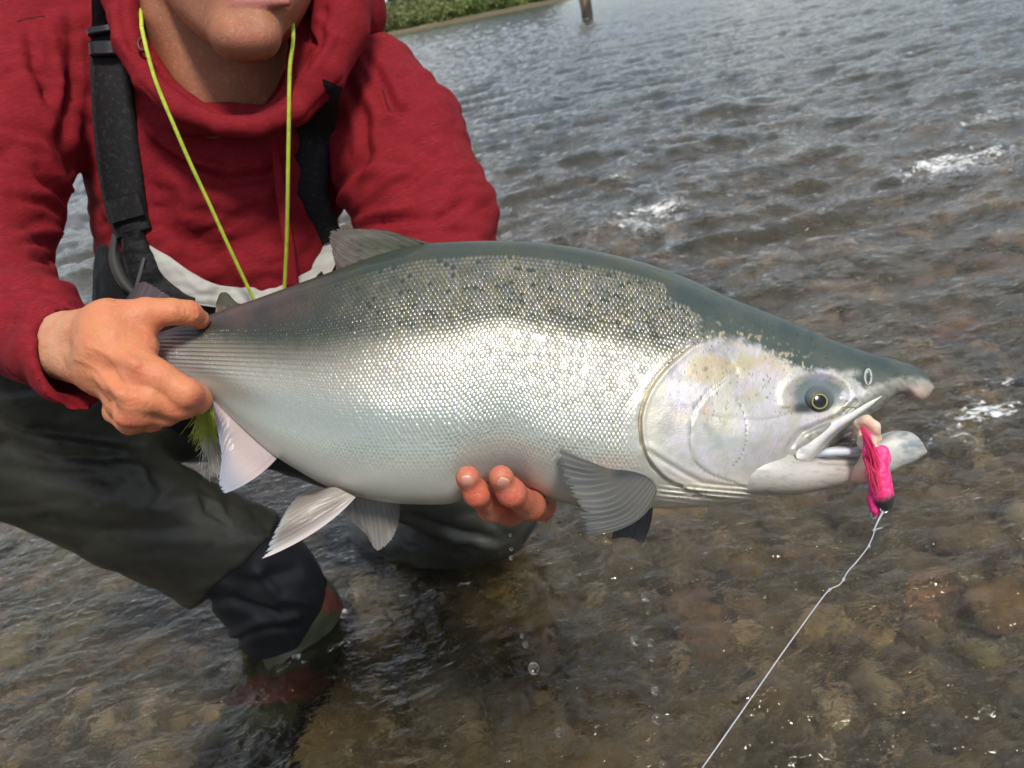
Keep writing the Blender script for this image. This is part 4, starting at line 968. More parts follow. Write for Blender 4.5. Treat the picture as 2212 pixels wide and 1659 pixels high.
def head_f(p):
    r = smin(facef(p), smin(lipu(p), lipl(p), .002), .006)
    r = smax(r, -cut1(p), .016); r = smax(r, -cutm(p), .003); r = smin(r, ears(p), .008)
    for c in eyes_c: r = smin(smax(r, -ball(c, (.017, .012, .012))(p), .008), ball((c[0], c[1], c[2] + .012), (.0125, .0125, .0125))(p), .001)
    sterno = cap((360, 40, .905, 24), (450, 262, .930, 18))
    return smin(smin(r, neck(p), .010), sterno(p), .03)
lo_, hi_ = bounds((250, -520, .9, 20), (830, 300, .95, 20), (500, 100, .75, 10), (500, 100, 1.07, 10), pad=0.0)
hv, hq = sdf_geo(head_f, lo_, hi_, 0.0030)
hx, hy = topx(hv)
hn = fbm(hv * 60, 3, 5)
hc = mixc((0.36, 0.155, 0.085), (0.33, 0.13, 0.075), sstep(-0.3, 0.4, hn))  # face toned darker than the hands, part of its shade put into the colour
hc = mixc(hc, (0.42, 0.15, 0.13), np.exp(-(np.minimum(lipu(hv), lipl(hv)).clip(0, 1) / .0022) ** 2) * (hy < 24) * (hv[:, 2] < .81))
hc = mixc(hc, (0.50, 0.20, 0.14), 0.5 * np.exp(-(((hx - 530) / 60) ** 2 + ((hy - 85) / 28) ** 2)))
hc = mixc(hc, (0.05, 0.035, 0.025), 0.9 * (hy < -330 + 0.15 * np.abs(hx - 560)))
stub = sstep(0.15, 0.5, noise(hv * 900, 6)) * sstep(-40, 10, hy) * sstep(160, 100, hy); hc = mixc(hc, (0.22, 0.11, 0.07), 0.25 * stub)
# ---- limbs inside the clothes (coarse; they carry head and hands)
limb = union([cap((380, 360, 1.10, 120), (430, 780, 1.18, 130)), cap((560, 360, 1.10, 120), (560, 780, 1.18, 130)), cap((180, 170, 1.0, 90), (780, 200, 1.06, 90)),
              cap((60, 150, .97, 90), (-70, 560, .84, 85)), cap((-70, 580, .82, 75), (60, 712, .672, 56)), cap((60, 712, .672, 56), (150, 752, .612, 54)),
              cap((800, 210, 1.04, 80), (915, 540, 1.0, 85)), cap((915, 560, .98, 80), (1128, 1020, .700, 58)), neck], 0.03)
lo_, hi_ = bounds((-200, 0, .9, 10), (1150, 900, 1.2, 10), (500, 0, 1.3, 10), (120, 742, .52, 10), pad=.02)
lv_, lq_ = sdf_geo(limb, lo_, hi_, 0.0085)
# ---- hand gripping the tail
dg = 0.572
grip = union([
    cap((60, 722, .664, 56), (146, 748, .613, 60)), cap((146, 728, .606, 54), (235, 712, .585, 56)), cap((140, 770, .602, 50), (225, 800, .588, 50)),
    cap((235, 700, .580, 50), (300, 700, .590, 36)), cap((225, 760, .575, 58), (285, 800, .570, 40)), cap((215, 800, .583, 46), (268, 850, .572, 36)),
    cap((245, 745, .572, 46), (305, 752, .580, 36))], 0.012)
thumb = chain([(265, 700, .588, 38), (318, 676, .588, 30), (370, 673, .592, 26), (408, 676, .600, 24), (430, 690, .612, 22)])
index = chain([(292, 778, .568, 36), (345, 815, .560, 33), (402, 850, .562, 31), (424, 862, .578, 29), (415, 858, .612, 25), (380, 830, .650, 22)])
middle = chain([(272, 838, .566, 34), (322, 862, .558, 31), (385, 876, .566, 28), (400, 876, .600, 26), (370, 850, .640, 22)])
ringf = chain([(262, 874, .572, 31), (305, 892, .562, 28), (358, 893, .572, 25), (368, 890, .602, 23), (340, 860, .636, 20)])
little = chain([(250, 888, .584, 28), (282, 912, .576, 24), (330, 908, .590, 21), (338, 900, .612, 19), (320, 880, .636, 18)])
knk = union([ball((297, 808, .5545), (.0095, .0085, .006)), ball((285, 868, .5535), (.0095, .008, .006)), ball((270, 898, .5590), (.008, .0075, .006))], .004)
def grip_f(p):
    r = smin(grip(p), thumb(p), .010); fr_ = index(p)
    for q in (middle, ringf, little): fr_ = smin(fr_, q(p), .0028)
    r = smin(r, fr_, .008); r = smin(r, knk(p), .007)
    # tendons on the back of the hand, wrist knob, web crease
    r = smin(r, cap((175, 730, .5745, 5), (292, 785, .5480, 5))(p), .010); r = smin(r, cap((165, 768, .5800, 5), (262, 852, .5470, 5))(p), .010)
    r = smax(r, -cap((332, 716, .556, 2.5), (300, 706, .552, 1.5))(p), .003)
    return r
def hand_disp(v, n):
    x, y = topx(v); d = 0.00035 * fbm(v * 260, 2, 31) + .0004 * noise(v * 110, 32)
    for (cx, cy, a) in ((405, 672, .5), (425, 680, .3)): d = d - 0.0005 * np.sin((x - cx) * 1.3) * np.exp(-(((x - cx) / 9) ** 2 + ((y - cy) / 22) ** 2))
    for pl in ([(165, 775), (210, 795), (250, 850)], [(190, 745), (240, 770), (275, 830)], [(205, 812), (240, 862)]):
        q, _ = pdist(x, y, pl); d = d + 0.0009 * np.exp(-(q / 5) ** 2)
    for (cx, cy) in ((300, 806), (286, 866)): d = d - 0.00045 * np.sin((x - cx + (y - cy) * .6) * 1.1) * np.exp(-(((x - cx) / 14) ** 2 + ((y - cy) / 14) ** 2))
    return d
lo_, hi_ = bounds((0, 745, .62, 66), (450, 900, .56, 50), (420, 640, .66, 30), (250, 940, .62, 10), pad=.006)
gv, gq = sdf_geo(grip_f, lo_, hi_, 0.0016, hand_disp)
gx, gy = topx(gv); gn = fbm(gv * 90, 3, 6)
gc = mixc((0.60, 0.235, 0.11), (0.61, 0.215, 0.115), sstep(-0.3, 0.4, gn))
gc = mixc(gc, (0.56, 0.33, 0.21), 0.7 * sstep(190, 110, gx))
for (cx, cy, r_, a) in ((300, 812, 18, .6), (262, 720, 0, 0), (286, 868, 16, .5), (432, 862, 22, .7), (320, 722, 16, .4), (424, 668, 12, .6), (384, 884, 16, .5), (280, 915, 24, .6)):
    if r_: gc = mixc(gc, (0.58, 0.14, 0.09), a * np.exp(-(((gx - cx) / r_) ** 2 + ((gy - cy) / r_) ** 2)))
# ---- hand under the belly: fingertips come up in front
fa = chain([(1012, 1036, .5595, 24.5), (1030, 1066, .5650, 26), (1062, 1098, .594, 27), (1100, 1108, .640, 28)])
fb = chain([(1084, 1036, .5565, 25), (1104, 1064, .5630, 28), (1146, 1092, .595, 29), (1168, 1096, .645, 30)])
fc = chain([(1030, 1062, .600, 17), (1062, 1098, .612, 20), (1110, 1114, .640, 22)])
palm = union([cap((1080, 1085, .645, 30), (1100, 1060, .69, 50)), cap((1170, 1080, .65, 26), (1140, 1050, .70, 50)), cap((1110, 1050, .69, 56), (1100, 1000, .76, 56))], .02)
tipa, tipb = ball((1010, 1030, .5560), (.0082, .0078, .0085)), ball((1082, 1030, .5530), (.0084, .0080, .0085))
def under_f(p):
    r = smin(fa(p), fb(p), .0018); r = smin(r, fc(p), .002); r = smin(r, tipa(p), .003); r = smin(r, tipb(p), .003); r = smin(r, palm(p), .010)
    return r
def under_disp(v, n):
    x, y = topx(v); d = 0.00018 * fbm(v * 300, 2, 33)
    for (cx, cy) in ((1009, 1039), (1087, 1043)):
        e = np.hypot((x - cx) / 14.5, (y - cy) / 14.5) * (n[:, 2] < 0); d = d + 0.00025 * np.exp(-((e - 1.25) / .25) ** 2) * (n[:, 2] < 0)
    q, _ = pdist(x, y, [(1022, 1070), (1048, 1060)]); d = d - .0004 * np.exp(-(q / 2) ** 2)
    return d
lo_, hi_ = bounds((985, 1010, .56, 10), (1210, 1140, .56, 10), (1060, 1040, .535, 10), (1110, 1030, .78, 40), pad=.004)
uv, uq = sdf_geo(under_f, lo_, hi_, 0.0014, under_disp)
ux, uy = topx(uv); un = fbm(uv * 110, 3, 8)
uc = mixc((0.52, 0.19, 0.115), (0.56, 0.15, 0.10), sstep(-0.3, 0.3, un))
for (cx, cy) in ((1026, 1072), (1108, 1082)): uc = mixc(uc, (0.60, 0.13, 0.08), 0.8 * np.exp(-(((ux - cx) / 26) ** 2 + ((uy - cy) / 20) ** 2)))
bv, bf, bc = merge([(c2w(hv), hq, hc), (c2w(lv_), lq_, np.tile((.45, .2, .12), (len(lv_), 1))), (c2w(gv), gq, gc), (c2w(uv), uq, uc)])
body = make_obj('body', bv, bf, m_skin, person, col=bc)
m_nail = mat('fingernail', base=(0.55, 0.27, 0.22), rough=0.4, coat=0.15, tint=True)
for (cx, cy, ang, rx, ry, fn_) in ((1009, 1040, -0.10, 15.5, 15, under_f), (1088, 1045, 0.42, 17, 15, under_f)):
    rr = np.linspace(0, 1, 9); aa = np.linspace(0, 2 * PI, 28, endpoint=False); RR, AA = np.meshgrid(rr, aa, indexing='ij')
    ax_, ay_ = np.sign(np.cos(AA)) * np.abs(np.cos(AA)) ** .75 * RR * rx, np.sign(np.sin(AA)) * np.abs(np.sin(AA)) ** .85 * RR * ry
    X_, Y_ = cx + ax_ * math.cos(ang) - ay_ * math.sin(ang), cy + ax_ * math.sin(ang) + ay_ * math.cos(ang)
    D_ = march(fn_, X_, Y_, .5, .7) - .0003 + .0006 * RR ** 4
    cc_ = mixc((0.56, 0.25, 0.19), (0.66, 0.45, 0.36), sstep(-0.55, -0.85, ay_ / ry) * (RR > .5)); cc_ = mixc(cc_, (0.30, 0.12, 0.08), sstep(.90, 1, RR) * 0.7)
    v_ = c2w(np.stack([(X_ - CX) / F_PX * D_, -(Y_ - CY) / F_PX * D_, D_], -1))
    make_obj('fingernail', v_.reshape(-1, 3), grid_faces(9, 28, True), m_nail, body, col=cc_.reshape(-1, 3))
print('skin', len(bv))
# hair and eyes (above the frame, kept simple)
hair = ball((562, -290, .915), (.087, .105, .098))
v_, q_ = sdf_geo(lambda p: smax(hair(p), cap((555, -120, .80, 120), (560, -60, .80, 130))(p) * -1, .01), *bounds((280, -560, .9, 20), (850, 0, .95, 20), (500, -200, .78, 5), (500, -200, 1.05, 5), pad=0.), 0.006, lambda v, n: .003 * noise(v * np.array([160, 40, 60]), 3))
make_obj('hair', c2w(v_), q_, mat('hair', base=(.05, .03, .018), rough=.5, bump=[(300, .6, .003)]), person)

# ---- cap, its brim shading the face (above the frame)
m_cap = mat('cap_cloth', base=(.05, .055, .05), rough=.8, bump=[(200, .4, .001)])
crown = ball((560, -330, .915), (.096, .085, .108))
v_, q_ = sdf_geo(lambda p: np.maximum(crown(p), cs(500, -330, .90)[1] - p[..., 1] + (p[..., 2] - .9) * .3), *bounds((300, -560, .9, 20), (830, -250, .95, 20), (500, -400, .78, 5), (500, -400, 1.07, 5), pad=.01), .006)
capo = make_obj('cap', c2w(v_), q_, m_cap, person)
brim = ball((563, -318, .825), (.088, .016, .105))
v_, q_ = sdf_geo(lambda p: smax(brim(p), np.abs(p[..., 1] - (cs(563, -318, .825)[1] - .35 * (p[..., 0] - cs(563, -318, .825)[0]) ** 2 * 8)) - .004, .002), *bounds((350, -360, .8, 5), (790, -270, .8, 5), (560, -300, .69, 20), (560, -300, .95, 20), pad=.01), .004)
make_obj('brim', c2w(v_), q_, m_cap, capo)

# ---- red hooded shirt
m_red = mat('red_jersey', rough=0.85, base=(0.215, 0.009, 0.016), sheen=0.0, spec=.25, stretch=((0, 0.1, 0.25), (1, 1, 7)), noise_mix=[(70, (0.13, 0.006, 0.011), 0.46, 0.68, 0.5), (150, (0.34, 0.035, 0.045), 0.5, 0.7, 0.4), (55, (0.03, 0.005, 0.010), 0.66, 0.72, 0.75)],
            bump=[(60, 0.10, 0.001), (700, 0.4, 0.0005)])
shirt = union([cap((345, 250, 1.04, 165), (395, 560, 1.075, 170)), cap((575, 250, 1.04, 160), (560, 560, 1.075, 165)), cap((450, 290, .995, 120), (480, 420, 1.015, 120)),
               cap((110, 90, .995, 140), (690, 130, 1.07, 120)),
               cap((60, 120, .97, 145), (-45, 520, .85, 145)), cap((-45, 560, .83, 128), (60, 708, .668, 102)), cap((60, 708, .668, 102), (185, 795, .592, 96)),
               cap((795, 205, 1.05, 125), (855, 310, 1.03, 145)), cap((855, 310, 1.03, 145), (918, 470, 1.0, 143)), cap((918, 470, 1.0, 143), (925, 560, .98, 132)),
               cap((925, 560, .97, 125), (1085, 960, .76, 78))], 0.032)
hood = union([cap((385, 258, .915, 36), (580, 262, .915, 36)), chain([(262, -120, .93, 40), (262, 0, .90, 36), (278, 95, .880, 30), (318, 175, .872, 27), (395, 240, .866, 25), (480, 272, .866, 21), (560, 274, .866, 23), (640, 236, .868, 32), (700, 160, .880, 46), (735, 60, .90, 60), (735, -60, .92, 80)]),
              chain([(300, -60, .96, 40), (300, 90, .92, 28), (340, 170, .900, 26), (400, 225, .890, 24), (470, 262, .888, 20), (540, 262, .888, 18)]),
              chain([(655, 40, .925, 34), (660, 130, .905, 34), (640, 200, .888, 28), (590, 246, .880, 20), (540, 268, .878, 14)]),
              chain([(240, -120, 1.0, 110), (400, -80, 1.10, 160), (620, -60, 1.12, 160), (740, 20, 1.02, 95)])], .010)
cuffcut = cap((132, 748, .60, 60), (300, 735, .54, 74))
wrist_in = cap((40, 705, .67, 78), (200, 795, .592, 82))
def shirt_f(p):
    r = smax(shirt(p), -smin(head_f(p) - .004, 9, 1), .004) if False else shirt(p)
    # opening at the cuff: cut by a plane across the wrist
    n = np.array([.85, .40, -.34]); loc = (p - cs(140, 767, .600)) @ n
    nearcuff = np.linalg.norm(p - cs(140, 767, .615), axis=-1) - .085
    r = np.maximum(r, np.minimum(loc, -nearcuff) ) if False else np.where(nearcuff < 0, np.maximum(r, loc), r)
    r = smax(r, -wrist_in(p), .003)
    neckhole = ball((475, 70, .90), (.076, .088, .085)); return smax(r, -neckhole(p), .01)
CREASE = [  # polyline, width px, depth m (negative = valley)
    ([(728, 492), (800, 440), (870, 392), (930, 350)], 13, -.007), ([(735, 500), (830, 478), (960, 470)], 11, -.006), ([(720, 470), (760, 400), (850, 330)], 12, .006),
    ([(742, 500), (850, 455), (960, 420)], 12, .005), ([(790, 120), (830, 180), (850, 230), (880, 240)], 10, -.008), ([(740, 170), (780, 250), (790, 330), (770, 400)], 12, -.006),
    ([(770, 160), (815, 250), (815, 330)], 11, .005), ([(900, 500), (960, 470), (1010, 430)], 12, -.005), ([(850, 520), (930, 500), (1030, 500)], 9, -.004), ([(870, 300), (940, 340), (1000, 400)], 14, -.004),
    ([(330, 320), (400, 370), (480, 392), (580, 380), (640, 340)], 14, -.009), ([(320, 370), (400, 420), (500, 440), (610, 420)], 18, .004), ([(310, 260), (360, 320), (420, 350), (470, 360)], 10, .006),
    ([(310, 420), (380, 500), (480, 540), (600, 530)], 24, -.004), ([(0, 330), (80, 370), (150, 440), (175, 470)], 12, -.007), ([(0, 290), (90, 320), (165, 420)], 13, .006), ([(20, 430), (100, 440), (170, 480)], 11, -.005),
    ([(60, 60), (75, 140), (120, 220), (130, 320)], 14, -.006), ([(150, 30), (160, 180), (140, 300), (180, 440)], 12, -.006), ([(110, 60), (130, 180), (110, 280)], 12, .005),
    ([(0, 560), (80, 555), (175, 590)], 10, -.006), ([(0, 600), (90, 600), (160, 625)], 9, .004), ([(20, 640), (100, 640), (175, 665)], 8, -.004), ([(0, 520), (90, 500), (180, 520)], 11, .004),
    ([(0, 690), (60, 690), (130, 660)], 9, -.003), ([(190, 330), (200, 430), (230, 490)], 9, -.004), ([(700, 300), (700, 400), (730, 480)], 14, -.006), ([(0, 45), (50, 38), (110, 30), (180, 28)], 3.5, -.002), ([(808, 175), (826, 235), (870, 238)], 3, -.0015)]
def shirt_disp(v, n):
    x, y = topx(v); front = n[:, 2] < 0.35; d = 0.0055 * noise(np.stack([v[:, 0] * 9 + v[:, 1] * 6, v[:, 1] * 16 - v[:, 0] * 6, v[:, 2] * 8], -1), 61)
    d = d + .0034 * (-0.5 + np.abs(noise(np.stack([v[:, 0] * 20 + v[:, 1] * 10, v[:, 1] * 34 - v[:, 0] * 12, v[:, 2] * 16], -1), 63)) * 2)
    d = d - .0012 * (1 - np.abs(noise(np.stack([v[:, 0] * 42 + v[:, 1] * 22, v[:, 1] * 80 - v[:, 0] * 25, v[:, 2] * 30], -1), 67)) * 4).clip(0, 1) * sstep(-.1, .3, noise(v * 9, 68))
    wob = 5 * noise(v * 40, 66)
    for pl, w_, a_ in CREASE:
        q, t_2 = pdist(x, y, pl); d = d + front * a_ * np.exp(-((q + wob * .3) / w_) ** 2) * np.sin(PI * np.clip(t_2 * .86 + .07, 0, 1)) ** .6
        d = d - front * a_ * .45 * np.exp(-((q - w_ * 1.7) / w_) ** 2) * np.sin(PI * np.clip(t_2, 0.02, .98)) ** .7
    return d * sstep(-.002, .004, np.linalg.norm(v - cs(150, 770, .60), axis=-1) - .03)
lo_, hi_ = bounds((-260, -80, .9, 10), (1100, 800, 1.1, 10), (500, 0, 1.25, 10), (170, 800, .55, 30), (1080, 1000, .76, 60), pad=.01)
shv, shq = sdf_geo(shirt_f, lo_, hi_, 0.0042, shirt_disp)
hoodie = make_obj('hooded_shirt', c2w(shv), shq, m_red, person)
def hood_disp(v, n):
    x, y = topx(v); d = .0020 * noise(v * np.array([22, 22, 16]), 71) + .0008 * (-0.5 + 2 * np.abs(noise(v * np.array([55, 55, 30]), 72)))
    for pl, w_, a_ in (([(640, 60), (690, 100), (700, 20)], 9, -.005), ([(645, 20), (668, 90), (655, 150)], 7, -.005), ([(690, 40), (720, 80), (660, 180)], 10, .004), ([(262, 0), (270, 60), (290, 120)], 5, -.005), ([(300, 180), (380, 262), (480, 300), (560, 302), (650, 262), (740, 170)], 3, -.0018), ([(245, 20), (250, 80), (300, 150)], 6, .003)):
        q, _ = pdist(x, y, pl); d = d + a_ * np.exp(-(q / w_) ** 2)
    return d
lo_, hi_ = bounds((110, -230, 1.0, 10), (860, 300, 1.0, 10), (500, 345, .86, 10), (240, 0, .85, 10), (500, 0, .83, 10), (500, 0, 1.22, 10), pad=.006)
def hood_f(p): return smax(hood(p), -(head_f(p) - .0005) if False else -neck(p) - .007, .006)
hdv, hdq = sdf_geo(hood_f, lo_, hi_, 0.0034, hood_disp)
make_obj('hood', c2w(hdv), hdq, m_red, hoodie)
# eyelet and drawstring
def outer(p): return np.minimum(shirt_f(p), hood_f(p))
def on_surface(pts, n, off, surf, dmin=.5):
    p = smooth_curve(pts, n); d = march(surf, p[:, 0], p[:, 1], dmin, 1.5)
    k = np.ones(9) / 9; d = np.convolve(np.pad(np.minimum(d, np.median(d) + .08), 4, 'edge'), k, 'valid') - off
    return p, d
def strap(name, pts, wpx, off, thick, m, parent, surf, n=60, seg=9, bulge=.0, seed=1, dsm=9, crumple=0.0):
    p, d = on_surface(pts, n, off, surf)
    d = np.convolve(np.pad(d, dsm, 'edge'), np.ones(2 * dsm + 1) / (2 * dsm + 1), 'valid')
    wp = np.interp(np.linspace(0, 1, n), np.linspace(0, 1, len(wpx)), wpx)
    tg = np.gradient(p, axis=0); tg /= np.linalg.norm(tg, axis=1)[:, None]; nm = np.stack([-tg[:, 1], tg[:, 0]], -1)
    tt = np.linspace(-1, 1, seg)
    X_ = p[:, 0:1] + nm[:, 0:1] * tt * wp[:, None]; Y_ = p[:, 1:2] + nm[:, 1:2] * tt * wp[:, None]; D_ = d[:, None] + bulge * tt ** 2 + 0 * X_ + crumple * noise2(X_ / 48, Y_ / 30, 88, 2)
    a_ = c2w(np.stack([(X_ - CX) / F_PX * D_, -(Y_ - CY) / F_PX * D_, D_ - thick * (1 - .6 * tt ** 6)], -1)); b_ = c2w(np.stack([(X_ - CX) / F_PX * D_, -(Y_ - CY) / F_PX * D_, D_ + thick], -1))
    I = np.arange(n * seg).reshape(n, seg); o = n * seg
    def stp(ix): return np.stack([ix[:-1], ix[1:], ix[1:] + o, ix[:-1] + o], -1)
    g_ = grid_faces(n, seg)
    return make_obj(name, np.vstack([a_.reshape(-1, 3), b_.reshape(-1, 3)]), np.vstack([g_, g_[:, ::-1] + o, stp(I[:, 0]), stp(I[:, -1]), stp(I[0]), stp(I[-1])]), m, parent), (p, d)
strap('drawstring', [(590, 292), (597, 340), (604, 400), (614, 470), (625, 540), (632, 620)], [4, 8, 11, 10, 12, 13], .016, .0035, m_red, hoodie, outer)
v, f = tube([W(308 + 10 * math.cos(a), 96 + 13 * math.sin(a), .858) for a in np.linspace(0, 2 * PI, 20)], .0022, 6, False)
make_obj('eyelet', v, f, mat('eyelet', base=(.12, .01, .015), rough=.5), hoodie)
m_seam = mat('seam_thread', base=(.09, .005, .010), rough=.8)
for pts in ([(20, 52), (62, 38), (112, 34), (175, 30)], [(826, 178), (836, 222), (848, 238), (872, 242)]):
    strap('seam', pts, [1.0, 1.0], .0008, .0005, m_seam, hoodie, shirt_f, n=40, seg=5, dsm=3)
# ---- waders
m_wad = mat('wader_fabric', base=(0.030, 0.031, 0.026), rough=0.42, noise_mix=[(9, (0.055, 0.055, 0.042), 0.45, 0.7, 0.7), (60, (0.015, 0.015, 0.014), 0.5, 0.7, 0.5)], bump=[(30, 0.3, 0.004), (600, 0.25, 0.0005)], coat=0.12)
m_blk = mat('black_webbing', base=(0.007, 0.007, 0.009), rough=0.7, spec=.3, stretch=((0, 0, 0), (1, 1, 1)), bump=[(900, 0.5, 0.0006)], noise_mix=[(200, (0.035, 0.035, 0.04), .5, .7, .6)])
m_neo = mat('neoprene', base=(0.010, 0.011, 0.015), rough=0.50, bump=[(14, 0.4, 0.01), (700, .2, .0005)])
m_gry = mat('grey_lining', base=(0.44, 0.44, 0.42), rough=0.7, bump=[(40, 0.5, 0.004)], noise_mix=[(25, (.30, .30, .29), .45, .7, .6)])
# bib: open top folded down over the belly
bibt = union([cap((390, 760, 1.11, 175), (400, 600, 1.075, 178)), cap((580, 760, 1.11, 170), (572, 600, 1.075, 172)), cap((430, 880, 1.25, 170), (560, 880, 1.25, 170))], .04)
def bib_f(p):
    x, y = topx(p); edge = np.interp(x, [200, 250, 330, 400, 470, 550, 620, 680, 740], [520, 520, 560, 612, 640, 662, 650, 600, 540])
    return np.maximum(bibt(p), (edge - y) / F_PX * p[..., 2])
lthigh = cap((420, 840, 1.22, 160), (-70, 880, .93, 150)); lshin = cap((-70, 920, .93, 138), (540, 1225, 1.21, 122)); lsh2 = cap((540, 1225, 1.21, 122), (640, 1390, 1.36, 80))
rthigh = cap((600, 850, 1.26, 150), (1050, 1095, 1.36, 105)); rshin = cap((1050, 1110, 1.37, 100), (800, 1190, 1.62, 90))
calf = union([lshin, lsh2], .03)
def legs_f(p):
    r = smin(lthigh(p), calf(p), .015); x, y = topx(p)
    cufe = (x - np.interp(y, [1100, 1160, 1240, 1330, 1400], [600, 590, 500, 395, 360]))
    r = np.where(p[..., 2] > 1.0, smax(r, cufe / F_PX * p[..., 2] * .7, .004), r)
    return smin(r, smin(rthigh(p), rshin(p), .03), .02)
LEGC = [([(0, 900), (60, 930), (180, 940), (300, 960)], 10, -.010), ([(0, 960), (120, 985), (260, 985), (330, 1000)], 12, -.010), ([(0, 925), (100, 952), (240, 962)], 10, .007), ([(20, 1010), (160, 1030), (320, 1030)], 13, -.006), ([(240, 985), (300, 1010), (330, 1060)], 10, .006), ([(60, 1120), (260, 1150), (400, 1150)], 22, -.005), ([(150, 1060), (300, 1100), (430, 1120)], 16, .004),
        ([(100, 1190), (250, 1250), (380, 1290)], 12, -.004), ([(430, 1060), (450, 1100), (490, 1130), (500, 1150)], 4, -.004), ([(430, 1060), (480, 1090), (505, 1140)], 4, .003),
        ([(880, 1110), (980, 1150), (1080, 1170)], 9, -.008), ([(900, 1140), (1000, 1170), (1080, 1185)], 9, .006), ([(1040, 1110), (1090, 1150), (1110, 1170)], 6, -.005), ([(30, 860), (120, 850), (200, 870)], 20, .006)]
def leg_disp(v, n):
    x, y = topx(v); d = .006 * noise(v * np.array([9, 14, 9]), 81) - .003 * (.5 - 2 * np.abs(noise(v * np.array([16, 30, 16]), 82)))
    fr_ = n[:, 2] < .3
    for pl, w_, a_ in LEGC:
        q, t_2 = pdist(x, y, pl); d = d + fr_ * a_ * np.exp(-((q + 6 * noise(v * 30, 83)) / w_) ** 2) * np.sin(PI * np.clip(t_2 * .8 + .1, 0, 1))
    return d
lo_, hi_ = bounds((-260, 700, .9, 10), (1180, 1300, 1.4, 10), (-100, 900, .78, 10), (500, 1200, 1.75, 10), (400, 700, 1.3, 10), pad=.0)
wv, wq = sdf_geo(legs_f, lo_, hi_, 0.0060, leg_disp)
waders = make_obj('waders', c2w(wv), wq, m_wad, person)
lo_, hi_ = bounds((190, 480, 1.0, 10), (780, 950, 1.3, 10), (300, 600, .92, 10), (430, 900, 1.4, 40), pad=.0)
def bib_disp(v, n): return .004 * noise(v * 14, 91) + .002 * (.5 - 2 * np.abs(noise(v * np.array([30, 60, 30]), 92)))
wv, wq = sdf_geo(bib_f, lo_, hi_, 0.005, bib_disp)
make_obj('bib', c2w(wv), wq, m_blk, waders)
def shb(p): return np.minimum(shirt_f(p), bib_f(p))
strap('bib_lining', [(305, 528), (350, 572), (410, 620), (470, 640), (540, 650), (620, 640), (672, 600), (706, 545), (716, 480)], [8, 24, 30, 24, 30, 36, 30, 26, 16], .010, .0015, m_gry, waders, shb, bulge=.003, n=110, seg=17, crumple=.006)
strap('pocket_rim', [(252, 505), (248, 560), (268, 610), (310, 650)], [9, 12, 12, 8], .010, .003, mat('grey_fabric', base=(.07, .07, .07), rough=.85, bump=[(60, .4, .003)]), waders, lambda p: np.minimum(shb(p), p[..., 2] * 0 + 9) if False else shb(p), bulge=.01)
strap('bib_pocket', [(285, 500), (300, 560), (330, 620), (420, 655)], [24, 32, 34, 20], .012, .003, m_blk, waders, shb, bulge=.004, crumple=.006)
strap('pocket_zip', [(312, 556), (300, 600), (292, 628)], [3, 4, 3], .017, .001, mat('zip', base=(.09, .09, .09), rough=.5), waders, shb)
# grey rolled cloth over the far thigh, behind the wrist
strap('bib_lining', [(190, 672), (240, 662), (300, 662), (360, 690)], [12, 16, 18, 14], -.10, .008, m_gry, waders, lambda p: np.minimum(bib_f(p), lthigh(p)), bulge=.01)
# shoulder straps
s1, (sp, sd_) = strap('shoulder_strap', [(222, -40), (226, 40), (235, 130), (246, 250), (258, 360), (272, 450), (290, 505)], [24, 26, 40, 46, 47, 44, 38], .010, .0028, m_blk, waders, outer, n=90, bulge=.004)
s2, _ = strap('shoulder_strap', [(716, 180), (690, 240), (672, 320), (668, 400), (688, 470), (712, 520)], [26, 40, 44, 40, 34, 30], .010, .0028, m_blk, waders, outer, n=70, bulge=.006)
strap('strap_patch', [(264, 424), (278, 474)], [38, 36], .0165, .0015, m_blk, s1, outer, n=20, dsm=2)
m_buck = mat('buckle_plastic', base=(.020, .020, .024), rough=.35)
strap('buckle', [(222, 60), (224, 72)], [34, 34], .020, .006, m_buck, s1, outer, n=12, bulge=.004, dsm=2)
strap('buckle', [(228, 92), (229, 120)], [35, 33], .019, .006, m_buck, s1, outer, n=12, bulge=.004, dsm=2)
# neoprene guard round the ankle
guard = union([cap((500, 1190, 1.20, 118), (590, 1275, 1.27, 104)), cap((590, 1275, 1.27, 100), (628, 1410, 1.37, 84)), cap((560, 1240, 1.24, 106), (600, 1330, 1.33, 78))], .02)
def guard_f(p):
    x, y = topx(p); cufe = (x - np.interp(y, [1090, 1160, 1240, 1330, 1400], [580, 572, 478, 372, 340]))
    return smax(guard(p), -cufe / F_PX * p[..., 2] * .7, .004)
def guard_disp(v, n):
    x, y = topx(v); d = .003 * noise(v * 18, 95)
    for pl, w_, a_ in (([(430, 1310), (500, 1300), (600, 1330)], 10, -.012), ([(560, 1240), (600, 1290), (660, 1300)], 12, .007), ([(500, 1370), (560, 1340), (640, 1330)], 10, .008), ([(520, 1380), (590, 1360), (640, 1360)], 7, -.008), ([(470, 1240), (540, 1260), (640, 1230)], 16, -.005)):
        q, _ = pdist(x, y, pl); d = d + a_ * np.exp(-(q / w_) ** 2)
    return d
lo_, hi_ = bounds((340, 1090, 1.15, 10), (740, 1480, 1.40, 10), (540, 1250, 1.08, 10), (600, 1350, 1.45, 10), pad=0.)
wv, wq = sdf_geo(guard_f, lo_, hi_, 0.004, guard_disp)
make_obj('gravel_guard', c2w(wv), wq, m_neo, waders)
